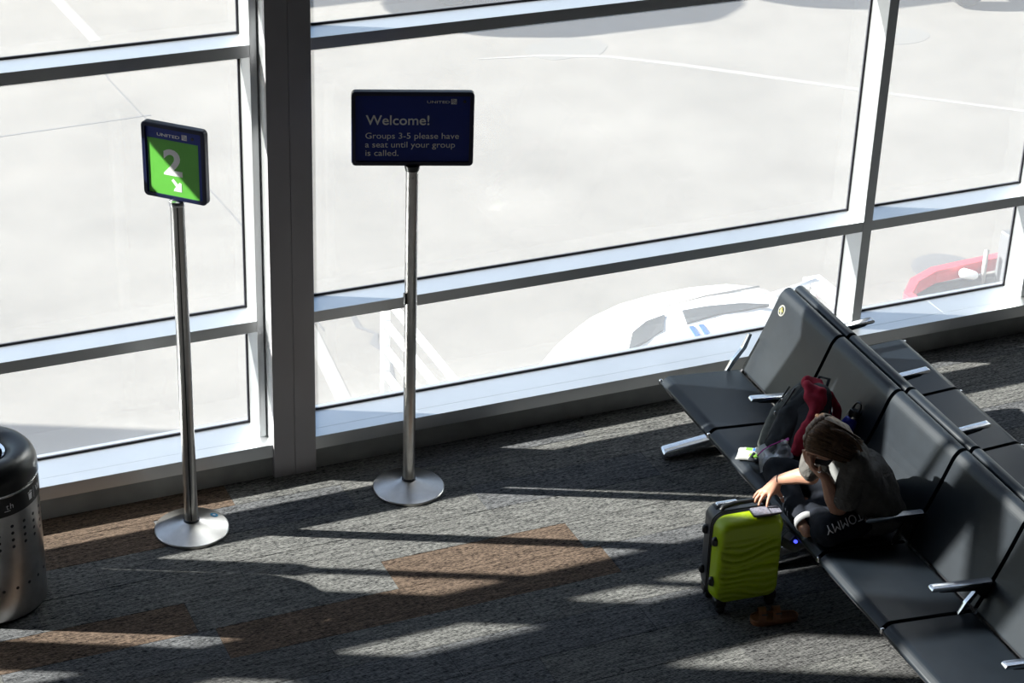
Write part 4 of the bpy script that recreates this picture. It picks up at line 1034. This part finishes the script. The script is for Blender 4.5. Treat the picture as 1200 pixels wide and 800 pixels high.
for k in range(60):   # hair falling from the crown over the nape and onto the shoulder
    s0 = rg.uniform(-.07, .085); pts = []
    for i in range(8):
        a = i / 7
        v = Vector(hp(-.070 - .035 * math.sin(a * 2.2), s0 * (1 + .25 * a), .088 - .17 * a))
        v.z -= .03 * a * a; v.x += .02 * a * (1 if s0 > 0 else 0); v += Vector((rg.uniform(-.003, .003),) * 3)
        pts.append(q_(v))
    r0 = rg.uniform(.004, .0065); tube(bm, pts, [r0 * (.6 + .6 * math.sin(PI * (i + 1) / 9)) for i in range(8)], 6)
hs_ = obj('hair_locks', bm, MAT['hair'], person, 'all'); tag(hs_, kind='stuff')

# ------------------------------------------------------------------ vehicles and equipment on the apron
def vtag(o, l, c, g=None): tag(o, l, c, g); return o
# small white vehicle close to the building, bonnet pointing away
vh = empty('service_car', (8.8, 5.8, ZA)); vtag(vh, 'small white rounded car parked outside, side windows towards the building', 'car')
def loft(name, rows, m, parent, sm=50):
    bm = B(); V = [[bm.verts.new(p) for p in r] for r in rows]; n = len(rows[0])
    for A, D in zip(V, V[1:]):
        for k in range(n): bm.faces.new((A[k], A[(k + 1) % n], D[(k + 1) % n], D[k]))
    bm.faces.new(V[0][::-1]); bm.faces.new(V[-1]); return obj(name, bm, m, parent, sm)
def car_section(x, k, zt):
    pts = [(5.0, -4.2), (5.06, -3.75), (5.22, zt - .20), (5.45, zt - .05), (5.62, zt), (5.80, zt + .015), (6.0, zt), (6.2, zt - .06), (6.45, zt - .28), (6.58, -3.85), (6.58, -4.2)]
    return [(x - 8.8, (y - 5.8) * k, max(z, -4.2) - ZA) for y, z in pts]
loft('body', [car_section(*a) for a in ((7.42, .45, -3.80), (7.50, .66, -3.62), (7.62, .82, -3.48), (7.80, .93, -3.36), (8.05, .99, -3.22), (8.35, 1.0, -3.13), (8.7, 1.0, -3.09), (9.1, 1.0, -3.08), (9.5, 1.0, -3.11), (9.8, .96, -3.18), (10.05, .86, -3.32), (10.2, .68, -3.5))], MAT['whitepaint'], vh, 80)
def flat_pane(name, pts, m, parent, lift=.014):
    bm = B(); v = [bm.verts.new((x - 8.8, y - 5.8, z - ZA + lift)) for x, y, z in pts]; f = bm.faces.new(v); g = bmesh.ops.extrude_face_region(bm, geom=[f])
    bmesh.ops.translate(bm, vec=(0, 0, -.03), verts=[q for q in g['geom'] if isinstance(q, bmesh.types.BMVert)]); return obj(name, bm, m, parent)
flat_pane('side_window', [(8.07, 5.43, -3.25), (8.28, 5.45, -3.20), (8.45, 5.50, -3.155), (8.56, 5.68, -3.10), (8.36, 5.66, -3.125), (8.18, 5.58, -3.17)], MAT['vglass'], vh, .02)
flat_pane('side_window', [(8.70, 5.50, -3.13), (9.00, 5.53, -3.11), (9.35, 5.545, -3.12), (9.62, 5.58, -3.13), (9.35, 5.64, -3.10), (9.0, 5.67, -3.085), (8.74, 5.68, -3.09)], MAT['vglass'], vh, .02)
for x in (8.72, 8.82): flat_pane('stripe', [(x, 5.36, -3.20), (x + .05, 5.36, -3.20), (x + .03, 5.46, -3.145), (x - .02, 5.46, -3.145)], MAT['blueprint'], vh, .02)
bm = B(); tube(bm, [(-.15, .02, 1.425), (.3, .06, 1.435), (.9, .12, 1.40)], .010, 6); obj('roof_seam', bm, MAT['greydeck'], vh, 'all')
for x in (-.8, .85):
    for y_ in (-.66, .66):
        bm = B(); lathe(bm, [(0, -.07), (.24, -.07), (.28, -.05), (.28, .05), (.24, .07), (0, .07)], 28); bmesh.ops.transform(bm, matrix=Matrix.Translation((x, y_, .28)) @ Matrix.Rotation(PI / 2, 4, 'X'), verts=bm.verts); obj('wheel', bm, MAT['rubber'], vh, 40)
tr = empty('tow_frame', (10.9, 7.2, ZA)); vtag(tr, 'white tubular tow frame beside the white car', 'trailer')
bm = B(); tube(bm, [(-.45, .05, .45), (.40, .18, .50)], .045, 8); obj('crossbar', bm, MAT['whitepaint'], tr, 'all')
bm = B(); box(bm, (.30, -.75, .45), (.52, .30, .52), .02, 2); obj('side_bar', bm, MAT['whitepaint'], tr)
for p in ((.41, .2), (.41, -.65)):
    bm = B(); lathe(bm, [(0, 0), (.05, 0), (.04, .46), (0, .46)], 10, p); obj('leg', bm, MAT['whitepaint'], tr, 'all')
# white guard rail running away from the building
gr = empty('guard_rail', (6.455, 7.45, ZA)); vtag(gr, 'white four-bar guard rail on the apron behind the welcome sign pole', 'railing')
for dy in (0, -2.2, -4.4):
    bm = B(); box(bm, (-.04, dy - .04, 0), (.04, dy + .04, 1.16), .008, 1); obj('post', bm, MAT['whitepaint'], gr)
for z in (.28, .56, .84, 1.12):
    bm = B(); box(bm, (-.03, -4.9, z - .035), (.03, .04, z + .035), .01, 1); obj('bar', bm, MAT['whitepaint'], gr)
# red loader
rl = empty('baggage_loader', (12.9, 7.0, ZA)); vtag(rl, 'red-framed grey loader standing outside below the right window', 'loader')
def bar(name, pts, w, h, m, parent):
    bm = B(); pts = [Vector(p) for p in pts]; V = []
    for i, p in enumerate(pts):
        a = pts[max(0, i - 1)]; b = pts[min(len(pts) - 1, i + 1)]; t = (b - a); t.z = 0; t = t.normalized() if t.length > 1e-4 else Vector((0, -1, 0)); nn = Vector((-t.y, t.x, 0))
        V.append([bm.verts.new(p + nn * sx * w / 2 + Vector((0, 0, sz * h / 2))) for sx, sz in ((1, 1), (-1, 1), (-1, -1), (1, -1))])
    for A, D in zip(V, V[1:]):
        for k in range(4): bm.faces.new((A[k], A[(k + 1) % 4], D[(k + 1) % 4], D[k]))
    bm.faces.new(V[0]); bm.faces.new(V[-1][::-1]); return obj(name, bm, m, parent)
bar('frame', [(-.84, -1.1, .45), (-.84, -.22, .45), (-.64, -.03, .48), (-.32, .09, .50), (1.6, .22, .50)], .10, .15, MAT['red'], rl)
bm = B(); box(bm, (-.72, -1.2, .10), (1.6, .10, .22), .02, 1); obj('deck', bm, MAT['greydeck'], rl)
bm = B(); box(bm, (-.70, -.02, .22), (1.5, .06, .42), .01, 1); obj('side_rail', bm, MAT['rubber'], rl)
bm = B(); tube(bm, [(.27, .0, .2), (.27, .0, .74)], .028, 10); obj('post', bm, MAT['greydeck'], rl, 'all')
bm = B(); box(bm, (.42, -.20, .2), (.53, .02, .95), .02, 1); obj('grey_panel', bm, MAT['darkpanel'], rl)
bm = B(); capsule(bm, (.0, -.02, .52), .06, (.1, -.06, .50), .05); obj('lamp', bm, MAT['whitepaint'], rl, 'all')
bm = B(); box(bm, (-.1, -.30, .22), (.40, -.12, .36), .03, 2); obj('motor', bm, MAT['darksteel'], rl)
for x in (-.4, 1.1):
    bm = B(); lathe(bm, [(0, -.06), (.12, -.06), (.12, .06), (0, .06)], 20); bmesh.ops.transform(bm, matrix=Matrix.Translation((x, .0, .12)) @ Matrix.Rotation(PI / 2, 4, 'X'), verts=bm.verts); obj('wheel', bm, MAT['rubber'], rl, 30)
hc = empty('dark_disc', (13.45, 8.02, ZA)); vtag(hc, 'round dark disc flat on the apron behind the loader', 'manhole cover')
bm = B(); lathe(bm, [(0, 0), (.40, 0), (.40, .004), (.34, .006), (0, .006)], 40); obj('lid', bm, MAT['crack_and_shadow'], hc)  # thin disc, a round dark area on the apron
# service trucks beyond the top of the view: their wheels and shadows show
def truck(name, x0, x1, y0, y1, z0, z1, wheels, label, r=.35):
    t = empty(name, ((x0 + x1) / 2, (y0 + y1) / 2, ZA)); vtag(t, label, 'truck'); cx, cy = (x0 + x1) / 2, (y0 + y1) / 2
    bm = B(); box(bm, (x0 - cx, y0 - cy, z0), (x1 - cx, y1 - cy, z1), r, 5); obj('body', bm, MAT['whitepaint'], t, 50)
    bm = B(); box(bm, (x0 - cx + .2, y0 - cy + .15, z0 - .15), (x1 - cx - .2, y1 - cy - .15, z0 + .05)); obj('chassis', bm, MAT['rubber'], t)
    for wx, wy, wr in wheels:
        bm = B(); lathe(bm, [(0, -.10), (wr * .55, -.10), (wr * .62, -.13), (wr * .9, -.13), (wr, -.09), (wr, .09), (wr * .9, .13), (0, .13)], 32); bmesh.ops.transform(bm, matrix=Matrix.Translation((wx - cx, wy - cy, wr)) @ Matrix.Rotation(PI / 2, 4, 'X'), verts=bm.verts); wl = obj('wheel', bm, MAT['rubber'], t, 30)
        bm = B(); lathe(bm, [(0, -.05), (wr * .4, -.05), (wr * .5, 0), (0, 0)], 24); bmesh.ops.transform(bm, matrix=Matrix.Translation((wx - cx, wy - cy - .11, wr)) @ Matrix.Rotation(-PI / 2, 4, 'X'), verts=bm.verts); obj('hub', bm, MAT['whitepaint'], wl, 30)
    return t
truck('service_truck', 11.15, 14.2, 18.12, 20.0, .8, 1.7, [(11.52, 18.25, .30), (13.7, 18.25, .30)], 'white service truck at the top edge, left of the centre', .35)
truck('service_truck', 18.5, 22.5, 15.6, 17.7, .8, 2.2, [(18.95, 15.75, .33), (21.6, 15.75, .33)], 'white service truck at the top right corner', .6)
ac = empty('aircraft', (8.2, 20.6, ZA)); vtag(ac, 'white unseen aircraft added beyond the top edge to cast rounded shadows', 'aircraft')
for nm, x0, x1, y0, y1, z, th in (('engine', -2.35, 1.25, -1.6, 1.0, 3.6, .9), ('engine', 2.75, 5.6, -2.0, 1.2, 3.6, .9)):  # unseen engine bodies, shaped and placed to cast the rounded apron shadows
    bm = B(); cy = (y0 + y1) / 2; hw_ = (y1 - y0) / 2; N = 24
    rows_ = [(x0, .55), (x0 + .25, .85), (x0 + .8, 1.0), (x1 - .9, 1.0), (x1 - .3, .8), (x1, .5)]
    V = [[bm.verts.new((x, cy + hw_ * k_ * math.cos(2 * PI * q / N), z + th * k_ * math.sin(2 * PI * q / N))) for q in range(N)] for x, k_ in rows_]
    for A, D in zip(V, V[1:]):
        for q in range(N): bm.faces.new((A[q], A[(q + 1) % N], D[(q + 1) % N], D[q]))
    bm.faces.new(V[0][::-1]); bm.faces.new(V[-1]); obj(nm, bm, MAT['whitepaint'], ac, 50)
bm = B(); box(bm, (-6, 1.2, 4.2), (8, 3.4, 4.45), .1, 2); obj('unseen_wing', bm, MAT['whitepaint'], ac, 40)
bm = B(); tube(bm, [(-9, 4.2, 3.6), (-7, 4.2, 3.6), (8, 4.2, 3.6), (11, 4.2, 3.6)], [.5, 1.7, 1.7, 1.5], 32); obj('unseen_fuselage', bm, MAT['whitepaint'], ac, 60)
for x_ in (-5.5, 3.0):
    bm = B(); tube(bm, [(x_, 4.2, 0.3), (x_, 4.2, 2.2)], .12, 12); obj('unseen_landing_gear', bm, MAT['darksteel'], ac, 'all')
